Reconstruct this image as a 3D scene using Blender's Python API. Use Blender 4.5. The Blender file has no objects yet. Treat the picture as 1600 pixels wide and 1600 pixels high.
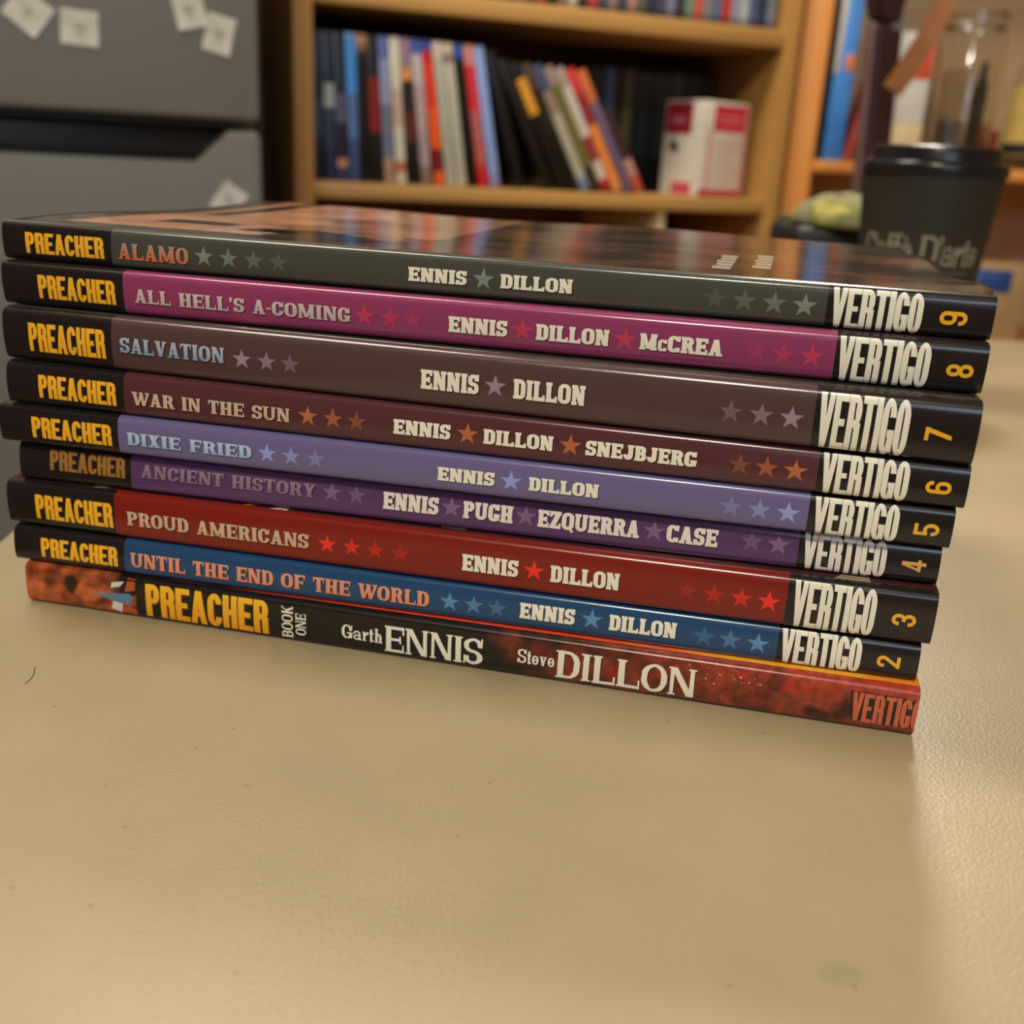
import bpy, bmesh, math, random
from mathutils import Vector, Matrix, noise

S = bpy.context.scene
COL = S.collection
pi = math.pi

# ------------------------------------------------------------------ camera
cam_d = bpy.data.cameras.new('camera')
cam = bpy.data.objects.new('camera', cam_d)
COL.objects.link(cam)
cam.location = (0.19985, -0.24752, 0.13463)
cam.rotation_euler = (1.237878, -0.0504525, 0.2239424)
cam_d.sensor_width = 36.0
cam_d.lens = 1604.455 / 1600 * 36.0
cam_d.clip_start = 0.01
cam_d.dof.use_dof = True
cam_d.dof.focus_distance = 0.262
cam_d.dof.aperture_fstop = 12.0
S.camera = cam

# ------------------------------------------------------------------ world, lights, exposure
S.view_settings.view_transform = 'Standard'
S.view_settings.look = 'None'
S.view_settings.exposure = 0.0
S.view_settings.gamma = 1.0
S.view_settings.use_curve_mapping = False
w = bpy.data.worlds.new('world'); S.world = w; w.use_nodes = True
w.node_tree.nodes['Background'].inputs[0].default_value = (0.80, 0.88, 1.0, 1)
w.node_tree.nodes['Background'].inputs[1].default_value = 0.12


def area(name, loc, target, size, power, color, shape='DISK', size_y=None):
    d = bpy.data.lights.new(name, 'AREA')
    d.shape = shape; d.size = size; d.energy = power; d.color = color
    if size_y: d.size_y = size_y
    o = bpy.data.objects.new(name, d); COL.objects.link(o)
    o.location = loc
    o.rotation_euler = (Vector(target) - Vector(loc)).to_track_quat('-Z', 'Y').to_euler()
    return o


area('pendant_light', (0.335, 1.18, 1.12), (0.25, 0.0, 0.0), 0.18, 12, (1.0, 0.91, 0.76))
area('ceiling_light', (0.15, -1.25, 1.62), (0.15, 0.1, 0.0), 0.26, 26, (1.0, 0.935, 0.77))
area('background_fill_light', (-0.55, 0.35, 1.66), (-0.35, 0.7, 0.0), 0.6, 22, (1.0, 0.93, 0.77))  # added fill, not a known lamp of the room; brightens the bookcase side
area('window_light', (1.0, -2.0, 0.95), (0.2, 0, 0.1), 1.0, 10, (0.66, 0.80, 1.0), 'RECTANGLE', 0.6)

# ------------------------------------------------------------------ helpers


def lin(c):
    return tuple(((x / 255) / 12.92 if x / 255 <= 0.04045 else ((x / 255 + 0.055) / 1.055) ** 2.4) for x in c[:3])


def mix(a, b, k):
    return tuple(x + (y - x) * k for x, y in zip(a, b))


def pbr(name, rgb, rough=0.5, metal=0.0, spec=0.5, coat=0.0, noise_amt=0.0, noise_scale=20, bump=0.0, bump_scale=200,
        trans=0.0, ior=1.45, stretch=None, dist=0.001):
    m = bpy.data.materials.new(name); m.use_nodes = True
    nt = m.node_tree; b = nt.nodes['Principled BSDF']
    c = lin(rgb)
    b.inputs['Base Color'].default_value = (*c, 1)
    b.inputs['Roughness'].default_value = rough
    b.inputs['Metallic'].default_value = metal
    b.inputs['Specular IOR Level'].default_value = spec
    b.inputs['Coat Weight'].default_value = coat
    b.inputs['Coat Roughness'].default_value = 0.08
    b.inputs['Transmission Weight'].default_value = trans
    b.inputs['IOR'].default_value = ior
    if noise_amt or bump:
        tc = nt.nodes.new('ShaderNodeTexCoord'); mp = nt.nodes.new('ShaderNodeMapping')
        nt.links.new(tc.outputs['Object'], mp.inputs[0])
        if stretch: mp.inputs['Scale'].default_value = stretch
    if noise_amt:
        n = nt.nodes.new('ShaderNodeTexNoise'); n.inputs['Scale'].default_value = noise_scale
        n.inputs['Detail'].default_value = 5
        nt.links.new(mp.outputs[0], n.inputs['Vector'])
        r = nt.nodes.new('ShaderNodeValToRGB')
        r.color_ramp.elements[0].position = 0.3; r.color_ramp.elements[1].position = 0.7
        r.color_ramp.elements[0].color = (*[x * (1 - noise_amt) for x in c], 1)
        r.color_ramp.elements[1].color = (*[min(1, x * (1 + noise_amt)) for x in c], 1)
        nt.links.new(n.outputs[0], r.inputs[0]); nt.links.new(r.outputs[0], b.inputs['Base Color'])
    if bump:
        n2 = nt.nodes.new('ShaderNodeTexNoise'); n2.inputs['Scale'].default_value = bump_scale
        n2.inputs['Detail'].default_value = 4
        nt.links.new(mp.outputs[0], n2.inputs['Vector'])
        bp = nt.nodes.new('ShaderNodeBump'); bp.inputs['Strength'].default_value = bump
        bp.inputs['Distance'].default_value = dist
        nt.links.new(n2.outputs[0], bp.inputs['Height']); nt.links.new(bp.outputs[0], b.inputs['Normal'])
    return m


def printed(name, rough=0.2, coat=0.0, speckle=0.0, scale=900, spec=0.5, bump=0.0):
    """ink on glossy card: colour from the mesh's print colours"""
    m = bpy.data.materials.new(name); m.use_nodes = True
    nt = m.node_tree; b = nt.nodes['Principled BSDF']
    a = nt.nodes.new('ShaderNodeAttribute'); a.attribute_name = 'Col'
    out = a.outputs['Color']
    tc = nt.nodes.new('ShaderNodeTexCoord')
    if speckle:
        n = nt.nodes.new('ShaderNodeTexNoise'); n.inputs['Scale'].default_value = scale; n.inputs['Detail'].default_value = 6
        nt.links.new(tc.outputs['Object'], n.inputs['Vector'])
        r = nt.nodes.new('ShaderNodeMapRange'); r.inputs[1].default_value = 0.3; r.inputs[2].default_value = 0.7
        r.inputs[3].default_value = 1 - speckle; r.inputs[4].default_value = 1 + speckle
        nt.links.new(n.outputs[0], r.inputs[0])
        x = nt.nodes.new('ShaderNodeVectorMath'); x.operation = 'SCALE'
        nt.links.new(out, x.inputs[0]); nt.links.new(r.outputs[0], x.inputs['Scale'])
        out = x.outputs[0]
    nt.links.new(out, b.inputs['Base Color'])
    b.inputs['Roughness'].default_value = rough
    b.inputs['Specular IOR Level'].default_value = spec
    b.inputs['Coat Weight'].default_value = coat
    b.inputs['Coat Roughness'].default_value = 0.05
    if bump:
        n2 = nt.nodes.new('ShaderNodeTexNoise'); n2.inputs['Scale'].default_value = 260; n2.inputs['Detail'].default_value = 3
        nt.links.new(tc.outputs['Object'], n2.inputs['Vector'])
        bp = nt.nodes.new('ShaderNodeBump'); bp.inputs['Strength'].default_value = bump; bp.inputs['Distance'].default_value = 0.0004
        nt.links.new(n2.outputs[0], bp.inputs['Height']); nt.links.new(bp.outputs[0], b.inputs['Normal'])
    return m


def link(name, me, mat=None, parent=None, smooth=None):
    o = bpy.data.objects.new(name, me); COL.objects.link(o)
    if mat is not None and not me.materials: me.materials.append(mat)
    if parent is not None: o.parent = parent
    if smooth:
        for p in me.polygons: p.use_smooth = True
        if smooth < 3: me.set_sharp_from_angle(angle=smooth)
    return o


def from_bm(name, bm, mat=None, parent=None, smooth=None, recalc=True):
    if recalc: bmesh.ops.recalc_face_normals(bm, faces=bm.faces)
    me = bpy.data.meshes.new(name); bm.to_mesh(me); bm.free()
    return link(name, me, mat, parent, smooth)


def tag(o, label, cat, group=None, kind=None):
    o['label'] = label; o['category'] = cat
    if group: o['group'] = group
    if kind: o['kind'] = kind
    return o


def empty(name, loc=(0, 0, 0), rot=(0, 0, 0)):
    o = bpy.data.objects.new(name, None); COL.objects.link(o)
    o.location = loc; o.rotation_euler = rot; o.empty_display_size = 0.02
    return o


def box(bm, x0, x1, y0, y1, z0, z1, bev=0.0, seg=2, mat=None):
    r = bmesh.ops.create_cube(bm, size=1.0)
    vs = r['verts']
    for v in vs:
        v.co = Vector((x0 + (v.co.x + .5) * (x1 - x0), y0 + (v.co.y + .5) * (y1 - y0), z0 + (v.co.z + .5) * (z1 - z0)))
    if bev:
        es = list({e for v in vs for e in v.link_edges})
        bmesh.ops.bevel(bm, geom=es, offset=bev, segments=seg, affect='EDGES', profile=0.5)
    return vs


def box_obj(name, dims, mat, parent=None, bev=0.002, seg=2):
    bm = bmesh.new(); box(bm, *dims, bev=bev, seg=seg)
    return from_bm(name, bm, mat, parent, smooth=0.6)


def lathe(bm, prof, n=48, cx=0, cy=0, cap0=True, cap1=True):
    rings = []
    for r, z in prof:
        rings.append([bm.verts.new((cx + r * math.cos(2 * pi * k / n), cy + r * math.sin(2 * pi * k / n), z)) for k in range(n)])
    for a, b in zip(rings, rings[1:]):
        for k in range(n):
            bm.faces.new((a[k], a[(k + 1) % n], b[(k + 1) % n], b[k]))
    if cap0: bm.faces.new(rings[0][::-1])
    if cap1: bm.faces.new(rings[-1])


def colour_corners(me, fn):
    """fn(face centre, vertex co, polygon) -> linear rgb"""
    at = me.color_attributes.new('Col', 'FLOAT_COLOR', 'CORNER')
    for p in me.polygons:
        for li in p.loop_indices:
            c = fn(p.center, me.vertices[me.loops[li].vertex_index].co, p)
            at.data[li].color = (*c, 1)


# ------------------------------------------------------------------ letter shapes
# every glyph: (width, [convex polygons]) in a cap-height-1 box
def arc(cx, cy, rx, ry, a0, a1, n=7):
    return [(cx + rx * math.cos(math.radians(a0 + (a1 - a0) * k / (n - 1))), cy + ry * math.sin(math.radians(a0 + (a1 - a0) * k / (n - 1)))) for k in range(n)]


def strip(o, i, closed=False):
    n = len(o); q = []
    for k in range(n if closed else n - 1):
        j = (k + 1) % n
        q.append([o[k], o[j], i[j], i[k]])
    return q


def R(x0, y0, x1, y1): return [(x0, y0), (x1, y0), (x1, y1), (x0, y1)]


def ringo(x0, x1, y0, y1, s, h, rx, ry):
    def path(d, e):
        a, b = rx - d, ry - e
        return (arc(x1 - rx, y1 - ry, a, b, 0, 90) + arc(x0 + rx, y1 - ry, a, b, 90, 180) + arc(x0 + rx, y0 + ry, a, b, 180, 270) + arc(x1 - rx, y0 + ry, a, b, 270, 360))
    return strip(path(0, 0), path(s, h), True)


def bowl(x0, x1, y0, y1, s, h, rx, ry):
    def path(d, e):
        a, b = rx - d, ry - e
        return [(x0, y1 - e)] + arc(x1 - rx, y1 - ry, a, b, 90, 0) + arc(x1 - rx, y0 + ry, a, b, 0, -90) + [(x0, y0 + e)]
    return strip(path(0, 0), path(s, h))


def cee(x0, x1, y0, y1, s, h, rx, ry, tt, tb):
    def path(d, e):
        a, b = rx - d, ry - e
        return ([(x1 - d, y1 - tt)] + arc(x1 - rx, y1 - ry, a, b, 0, 90) + arc(x0 + rx, y1 - ry, a, b, 90, 180) + arc(x0 + rx, y0 + ry, a, b, 180, 270) + arc(x1 - rx, y0 + ry, a, b, 270, 360) + [(x1 - d, y0 + tb)])
    return strip(path(0, 0), path(s, h))


def ess(w, s, h, rx, tt):
    ym = .5; ry = min(.25, (0.5 + h / 2) / 2)

    def path(d, e):
        a, b = rx - d, ry - e
        return ([(w - d, 1 - tt)] + arc(w - rx, 1 - ry, a, b, 0, 90) + arc(rx, 1 - ry, a, b, 90, 180) + arc(rx, ym - h / 2 + ry, a, b, 180, 270) + [(w / 2, ym - h / 2 + e)])
    up = strip(path(0, 0), path(s, h))
    lo = [[(w - x, 1 - y) for x, y in q] for q in up]
    return up + lo


def hook(pts): return pts


def glyph(ch, st):
    s, t, h, e, ts, W = st['s'], st['t'], st['h'], st['e'], st['ts'], st['w']
    rxk = st.get('rx', .5); ryk = st.get('ry', .3)
    beak = st.get('beak', 0)
    P = []

    def foot(x, wd, y=0):
        if e: P.append(R(x - e, y, x + wd + e, y + ts))

    def head(x, wd, y=1):
        if e: P.append(R(x - e, y - ts, x + wd + e, y))
    x0 = e
    w = W
    if ch == ' ': return st.get('space', .32), []
    if ch in 'BDEFHIKLPR':
        P.append(R(x0, 0, x0 + s, 1)); foot(x0, s); head(x0, s)
    if ch == 'I': return s + 2 * e, P
    if ch in 'EF':
        P += [R(x0, 1 - h, w, 1), R(x0, .5 - h / 2, w - (.16 * w), .5 + h / 2)]
        if beak:
            P += [R(w - beak, 1 - .3, w, 1), R(w * .84 - beak, .5 - .14, w * .84, .5 + .14)]
    if ch in 'EL':
        P.append(R(x0, 0, w, h))
        if beak: P.append(R(w - beak, 0, w, .32))
    if ch in 'EFL': return w, P
    if ch == 'H':
        x1 = w + e * .6
        P += [R(x1 - s, 0, x1, 1), R(x0, .5 - h / 2, x1, .5 + h / 2)]; foot(x1 - s, s); head(x1 - s, s)
        return x1 + e, P
    rx = min(rxk * w, w * .5)
    if ch == 'D':
        P += bowl(x0 + s * .5, w + .04, 0, 1, s, h, rx, max(ryk, h + .05)); return w + .04, P
    if ch == 'P':
        P += bowl(x0 + s * .5, w, .42, 1, s, h, min(rx, w * .42), .28); return w, P
    if ch == 'R':
        P += bowl(x0 + s * .5, w, .44, 1, s, h, min(rx, w * .42), .27)
        if st.get('straight_r'):
            P.append(R(w - s, 0, w, .46)); P.append([(w - s, .40), (w, .40), (w, .52), (w - s * 1.6, .52)])
        else:
            P.append([(w - s * .75, 0), (w + e * .9, 0), (w - s * .3, .5), (w - s * 1.35, .5)])
            if e: P.append(R(w - s * .8, 0, w + e * 1.6, ts))
        return w + (e if not st.get('straight_r') else 0), P
    if ch == 'B':
        P += bowl(x0 + s * .5, w - .03, .5 - h / 2, 1, s, h, min(rx, w * .4), .26) + bowl(x0 + s * .5, w, 0, .5 + h / 2, s, h, min(rx, w * .4), .27)
        return w, P
    if ch in 'OQ':
        k = w + (.06 if e else 0)
        P += ringo(0, k, 0, 1, s, h * .95, k * rxk, max(ryk, .3))
        if ch == 'Q': P.append([(k * .48, .2), (k * .66, .26), (k * 1.02, -.1), (k * .8, -.14)])
        return k, P
    if ch in 'CG':
        tt = max(ryk, .3)
        P += cee(0, w, 0, 1, s, h, w * rxk, tt, tt + (.0 if ch == 'C' else .02), tt)
        if beak: P.append(R(w - beak, .66, w, 1.0))
        if ch == 'C' and beak and st.get('slab'): P.append(R(w - beak, 0.02, w, .3))
        if ch == 'G':
            P += [R(w - s, .05, w, .46), R(w * .5, .46 - max(h, .08), w + e * .7, .46)]
        return w + (e * .5 if ch == 'G' else 0), P
    if ch == 'S':
        P += ess(w * .92, s * .92, h, w * .92 * rxk, .32)
        if beak: P += [R(w * .92 - beak, .66, w * .92, 1), R(0, 0, beak, .34)]
        return w * .92, P
    if ch == 'T':
        c = w / 2
        P += [R(c - s / 2, 0, c + s / 2, 1), R(0, 1 - h, w, 1)]; foot(c - s / 2, s)
        if beak: P += [R(0, .68, beak, 1), R(w - beak, .68, w, 1)]
        return w, P
    if ch == 'U':
        x1 = w + e

        def path(d, q):
            a, b = (w - e * 0) * .5 - d, max(ryk, .3) - q
            cx = x0 + w / 2
            return [(x0 + d, 1)] + arc(cx, max(ryk, .3), a, b, 180, 270) + arc(cx, max(ryk, .3), a, b, 270, 360) + [(x0 + w - d, 1)]
        P += strip(path(0, 0), path((s + t) / 2, h)); head(x0, s); head(x0 + w - t, t)
        return w + 2 * e, P
    if ch == 'J':
        def path(d, q):
            a, b = w * .4 - d, .3 - q
            return [(w * .8 - d, 1)] + arc(w * .4, .3, a, b, 360, 270) + arc(w * .4, .3, a, b, 270, 180) + [(0 + d, .36)]
        P += strip(path(0, 0), path(s, h)); head(w * .8 - s, s)
        return w * .8 + e, P
    if ch == 'A':
        k = w * 1.12; c = k / 2
        P += [[(e, 0), (e + t, 0), (c + t * .2, 1), (c - t * .55, 1)], [(k - e - s, 0), (k - e, 0), (c + s * .5, 1), (c - s * .5, 1)], R(k * .24, .22, k * .76, .22 + h)]
        foot(e, t); foot(k - e - s, s)
        return k, P
    if ch in 'VvY' and ch != 'Y':
        k = w * 1.1; c = k / 2; H = 1 if ch == 'V' else st.get('x', .66)
        if ch == 'v': k *= .72; c = k / 2
        P += [[(e, H), (e + s, H), (c + s * .45, 0), (c - s * .45, 0)], [(k - e - t, H), (k - e, H), (c + t * .5, 0), (c - t * .3, 0)]]
        head(e, s, H); head(k - e - t, t, H)
        return k, P
    if ch == 'Y':
        k = w * 1.08; c = k / 2
        P += [[(e, 1), (e + s, 1), (c + s * .5, .45), (c - s * .5, .45)], [(k - e - t, 1), (k - e, 1), (c + s * .5, .45), (c - t * .3, .45)], R(c - s / 2, 0, c + s / 2, .5)]
        head(e, s); head(k - e - t, t); foot(c - s / 2, s)
        return k, P
    if ch == 'W':
        k = w * 1.55; q = k * .3
        for a in (0, 1):
            o = a * (k - 2 * q - 0) * 1.0
            P += [[(o + e * .5, 1), (o + e * .5 + s, 1), (o + q + s * .4, 0), (o + q - s * .4, 0)], [(o + 2 * q - t * .5, 1), (o + 2 * q + t * .5, 1), (o + q + t * .5, 0), (o + q - t * .3, 0)]]
        head(e * .5, s); head(k - t, t)
        return k + e * .5, P
    if ch == 'N':
        k = w * 1.08
        P += [R(e, 0, e + t, 1), R(k - t, 0, k, 1), [(e, 1), (e + s, 1), (k, 0), (k - s, 0)]]
        head(e, t); foot(e, t); head(k - t, t)
        return k + e, P
    if ch == 'M':
        k = w * 1.35; c = (k + e) / 2
        P += [R(e, 0, e + t, 1), R(k - s, 0, k, 1), [(e, 1), (e + s, 1), (c + s * .4, .08), (c - s * .4, .08)], [(k - t * 1.1, 1), (k, 1), (c + t * .5, .08), (c - t * .5, .08)]]
        head(e, t); foot(e, t); head(k - s, s); foot(k - s, s)
        return k + e, P
    if ch == 'X':
        k = w
        P += [[(e, 1), (e + s * 1.1, 1), (k - e, 0), (k - e - s * 1.1, 0)], [(k - e - t, 1), (k - e, 1), (e + t, 0), (e, 0)]]
        foot(e, t); foot(k - e - s, s); head(e, s); head(k - e - t, t)
        return k, P
    if ch == 'K':
        P += [[(e + s, .4), (e + s, .56), (w - t, 1), (w, 1)], [(w - s, 0), (w + .04, 0), (e + s + .18, .62), (e + s + .02, .5)]]
        head(w - t, t); foot(w - s, s)
        return w + e, P
    if ch == 'Z':
        P += [R(0, 1 - h, w, 1), R(0, 0, w, h), [(0, h * .5), (s * 1.2, h * .5), (w, 1 - h * .5), (w - s * 1.2, 1 - h * .5)]]
        if beak: P += [R(0, .68, beak, 1), R(w - beak, 0, w, .32)]
        return w, P
    if ch == "'":
        return s * .8, [[(0, 1), (s * .8, 1), (s * .6, .68), (s * .15, .68)]]
    if ch == '-':
        return .3, [R(0, .38, .3, .38 + max(h, .12))]
    # lower case
    X = st.get('x', .66); k = w * .68
    if ch == 'a':
        def path(d, q):
            a, b = k / 2 - d, X * .36 - q
            return [(d, X * .68)] + arc(k / 2, X - X * .36, a, b, 180, 90) + arc(k / 2, X - X * .36, a, b, 90, 0) + [(k - d, 0)]
        P += strip(path(0, 0), path(t, h)) + ringo(0, k, 0, X * .58, t, h, k * .5, X * .28); P.append(R(k - t, 0, k + .06, h))
        return k + .06, P
    if ch == 'r':
        P += [R(e, 0, e + s * .85, X), [(e + s * .5, X - .2), (e + s * .8, X - .34), (k * .8, X - .12), (k * .62, X)], R(k * .6, X - .2, k * .85, X)]
        foot(e, s * .85); P.append(R(0, X - ts, e + s * .5, X))
        return k * .85, P
    if ch == 't':
        P += [R(.06, .1, .06 + s * .85, .9), R(0, X - h, k * .62, X), R(.06, 0, k * .6, h * 1.2)]
        return k * .62, P
    if ch == 'h':
        def path(d, q):
            a, b = (k - e) / 2 - d, .26 - q
            return [(e + d, X * .5)] + arc(e + (k - e) / 2, X - .26, a, b, 180, 90) + arc(e + (k - e) / 2, X - .26, a, b, 90, 0) + [(k - d, 0)]
        P += [R(e, 0, e + s * .85, 1)] + strip(path(0, 0), path(s * .85, h)); foot(e, s * .85); foot(k - s * .85, s * .85); P.append(R(0, 1 - ts, e + s * .5, 1))
        return k + e, P
    if ch in 'eè':
        P += cee(0, k, 0, X, s * .85, h, k * .5, X * .42, X * .52, X * .3); P.append(R(s * .5, X * .44, k, X * .44 + h))
        if ch == 'è': P.append([(k * .2, X + .26), (k * .42, X + .26), (k * .62, X + .08), (k * .48, X + .08)])
        return k, P
    if ch == 'f':
        P += [R(.08, 0, .08 + s * .85, .9), R(0, X - h, k * .6, X), R(.08, 1 - h, k * .75, 1)]
        if e: P.append(R(0, 0, .16 + s * .85, ts))
        return k * .6, P
    if ch == 'c':      # small capital C
        g = glyph('C', st); z = .72
        return g[0] * z, [[(x * z, y * z) for x, y in q] for q in g[1]]
    # figures
    rx = w * .5; ry = .24
    if ch == '2':
        def path(d, q):
            a, b = rx - d, ry - q
            return [(d, .66)] + arc(rx, 1 - ry, a, b, 180, 90) + arc(rx, 1 - ry, a, b, 90, 0) + [(w - d, .64)]
        P += strip(path(0, 0), path(s, h)) + [[(w - s, .66), (w, .66), (s * 1.15, h * .6), (0, h * .6)], R(0, 0, w, h)]
        return w, P
    if ch == '3':
        def path(d, q):
            a, b = rx - d, (.5 + h / 2) / 2 - q; r0 = (.5 + h / 2) / 2
            return [(d, .68)] + arc(rx, 1 - r0, a, b, 180, 90) + arc(rx, 1 - r0, a, b, 90, 0) + arc(rx, 1 - r0, a, b, 0, -90) + [(w * .35, .5 - h / 2 + q)]
        up = strip(path(0, 0), path(s, h))
        return w, up + [[(x, 1 - y) for x, y in q] for q in up]
    if ch == '4':
        return w, [R(w * .5, 0, w * .5 + s, 1), R(0, .2, w, .2 + h), [(0, .2), (s * .7, .2), (w * .5 + s * .6, 1), (w * .5 - s * .1, 1)]]
    if ch == '5':
        def path(d, q):
            a, b = rx - d, .3 - q
            return [(d, .32)] + arc(rx, .3, a, b, 180, 270) + arc(rx, .3, a, b, 270, 360) + arc(rx, .34, a, b, 0, 90) + [(s * .5, .64 - q)]
        return w, strip(path(0, 0), path(s, h)) + [R(0, .46, s * .9, 1), R(0, 1 - h, w * .95, 1)]
    if ch in '69':
        def path(d, q):
            a, b = rx - d, ry - q
            return [(w - d, .7)] + arc(rx, 1 - ry, a, b, 0, 90) + arc(rx, 1 - ry, a, b, 90, 180) + [(d, .3)]
        P += ringo(0, w, 0, .62, s, h, rx, ry) + strip(path(0, 0), path(s, h))
        if ch == '9': P = [[(w - x, 1 - y) for x, y in q] for q in P]
        return w, P
    if ch == '7':
        return w, [R(0, 1 - h, w, 1), [(w * .15, 0), (w * .15 + s * 1.1, 0), (w, 1 - h * .6), (w - s * 1.15, 1 - h * .6)]]
    if ch == '8':
        return w, ringo(0, w, 0, .55, s, h, rx, .26) + ringo(w * .04, w * .96, .45, 1, s, h, w * .46, .26)
    return .3, []


FAT = dict(s=.185, t=.18, h=.165, e=0, ts=0, w=.44, rx=.5, ry=.22, straight_r=True, space=.25)       # tight poster capitals
LOGO = dict(s=.158, t=.15, h=.13, e=0, ts=0, w=.36, rx=.5, ry=.2, straight_r=True)
FIG = dict(s=.17, t=.17, h=.15, e=0, ts=0, w=.56, rx=.5, ry=.25)
SLAB = dict(s=.30, t=.25, h=.20, e=.05, ts=.17, w=.74, rx=.46, ry=.3, beak=.16, slab=True, space=.35)
BOOKF = dict(s=.27, t=.18, h=.135, e=.065, ts=.10, w=.76, rx=.5, ry=.36, beak=.075, space=.42)
ROUGH = dict(s=.195, t=.12, h=.105, e=.06, ts=.06, w=.74, rx=.5, ry=.4, beak=.06, space=.4, x=.66)


def layout(text, st, gap):
    x = 0; polys = []
    for ch in text:
        wd, P = glyph(ch, st)
        polys += [[(x + px, py) for px, py in q] for q in P]
        x += wd + gap
    return x - gap, polys


def text_polys(text, st, gap, u0, u1, h0, h1):
    wd, P = layout(text, st, gap)
    return [[(u0 + x / wd * (u1 - u0), h0 + y * (h1 - h0)) for x, y in q] for q in P]


def star_polys(u, h, r):
    o = [(u + r * math.cos(pi / 2 + k * 2 * pi / 5), h + r * math.sin(pi / 2 + k * 2 * pi / 5)) for k in range(5)]
    i = [(u + .39 * r * math.cos(pi / 2 + (k + .5) * 2 * pi / 5), h + .39 * r * math.sin(pi / 2 + (k + .5) * 2 * pi / 5)) for k in range(5)]
    return [[(u, h), i[k - 1], o[k], i[k]] for k in range(5)]


def fix(q):
    a = sum(q[k][0] * q[(k + 1) % len(q)][1] - q[(k + 1) % len(q)][0] * q[k][1] for k in range(len(q)))
    return q if a > 0 else q[::-1]


INK = printed('printed_ink', rough=0.22)


def decal(name, layers, mapper, cuts, parent, mat=None, nrm=None):
    """layers: (polygons, colour or fn(u,h), lift). Printed shapes laid onto a surface by mapper(u,h,lift)."""
    bm = bmesh.new()
    cl = bm.loops.layers.float_color.new('Col')
    lf = bm.verts.layers.float.new('lift')
    for polys, colr, lift in layers:
        for qi, q in enumerate(polys):
            q = fix(q)
            if abs(sum(q[k][0] * q[(k + 1) % len(q)][1] - q[(k + 1) % len(q)][0] * q[k][1] for k in range(len(q)))) < 1e-12: continue
            vs = [bm.verts.new((x, y, 0)) for x, y in q]
            for v in vs: v[lf] = lift + (qi % 13) * 1.3e-6
            f = bm.faces.new(vs)
            for l in f.loops:
                c = colr(l.vert.co.x, l.vert.co.y) if callable(colr) else colr
                l[cl] = (*c, 1)
    for c in cuts:
        bmesh.ops.bisect_plane(bm, geom=bm.verts[:] + bm.edges[:] + bm.faces[:], plane_co=(0, c, 0), plane_no=(0, 1, 0))
    bm.verts.index_update()
    nn = [nrm(v.co.x, v.co.y) for v in bm.verts] if nrm else None
    for v in bm.verts:
        v.co = mapper(v.co.x, v.co.y, v[lf])
    o = from_bm(name, bm, mat or INK, parent, recalc=False)
    if nn:
        for p in o.data.polygons: p.use_smooth = True
        o.data.normals_split_custom_set_from_vertices(nn)
    return o


# ------------------------------------------------------------------ room: wall line turned 33 degrees from the book stack
A = 0.5762
EU = Vector((math.cos(A), math.sin(A), 0)); EV = Vector((-math.sin(A), math.cos(A), 0))
B = 0.06
BU = Vector((math.cos(B), math.sin(B), 0)); BV = Vector((-math.sin(B), math.cos(B), 0))
FLOOR = -0.73


def room(u, v, z): return EU * u + EV * v + Vector((0, 0, z))
def side(u, v, z): return BU * u + BV * v + Vector((0, 0, z))


plaster = pbr('wall_paint', (176, 150, 112), 0.8, noise_amt=.05, noise_scale=8, bump=.15, bump_scale=150)
floor_m = pbr('floor_boards', (120, 84, 52), 0.45, noise_amt=.25, noise_scale=6, stretch=(1, 12, 1))
ceil_m = pbr('ceiling_paint', (225, 218, 200), 0.9, noise_amt=.03, noise_scale=5)


def wall(name, a, b, z0=FLOOR, z1=1.72, th=0.08):
    a = Vector(a); b = Vector(b); d = (b - a); L = d.length; ang = math.atan2(d.y, d.x)
    bm = bmesh.new(); box(bm, 0, L, 0, th, 0, z1 - z0)
    o = from_bm(name, bm, plaster); o.location = (a.x, a.y, z0); o.rotation_euler = (0, 0, ang)
    o['kind'] = 'structure'
    return o


corner_pt = Vector((0.085, 1.86))
p_left = room(-1.5, 1.5, 0).xy
# keep wall behind the shelf on its line v = 1.5
t_ = (corner_pt - p_left)
wall('wall_back', p_left, room(1.065, 1.5, 0).xy)
cpt = room(1.065, 1.5, 0).xy
p_right = cpt + BU.xy * 2.2
wall('wall_right_back', cpt, p_right)
wall('wall_right', p_right, (p_right.x, -2.6))
wall('wall_front', (p_right.x, -2.6), (-2.3, -2.6))
wall('wall_left', (-2.3, -2.6), p_left)


def slab(name, z0, z1, mat):
    bm = bmesh.new()
    pts = [p_left, cpt, p_right, Vector((p_right.x, -2.6)), Vector((-2.3, -2.6))]
    f0 = [bm.verts.new((p.x, p.y, z0)) for p in pts]; f1 = [bm.verts.new((p.x, p.y, z1)) for p in pts]
    bm.faces.new(f0); bm.faces.new(f1[::-1])
    for k in range(5): bm.faces.new((f0[k], f0[(k + 1) % 5], f1[(k + 1) % 5], f1[k]))
    o = from_bm(name, bm, mat); o['kind'] = 'structure'; return o


slab('floor', FLOOR - .06, FLOOR, floor_m)
slab('ceiling', 1.72, 1.78, ceil_m)

# ------------------------------------------------------------------ table
TA = math.radians(16)


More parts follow.
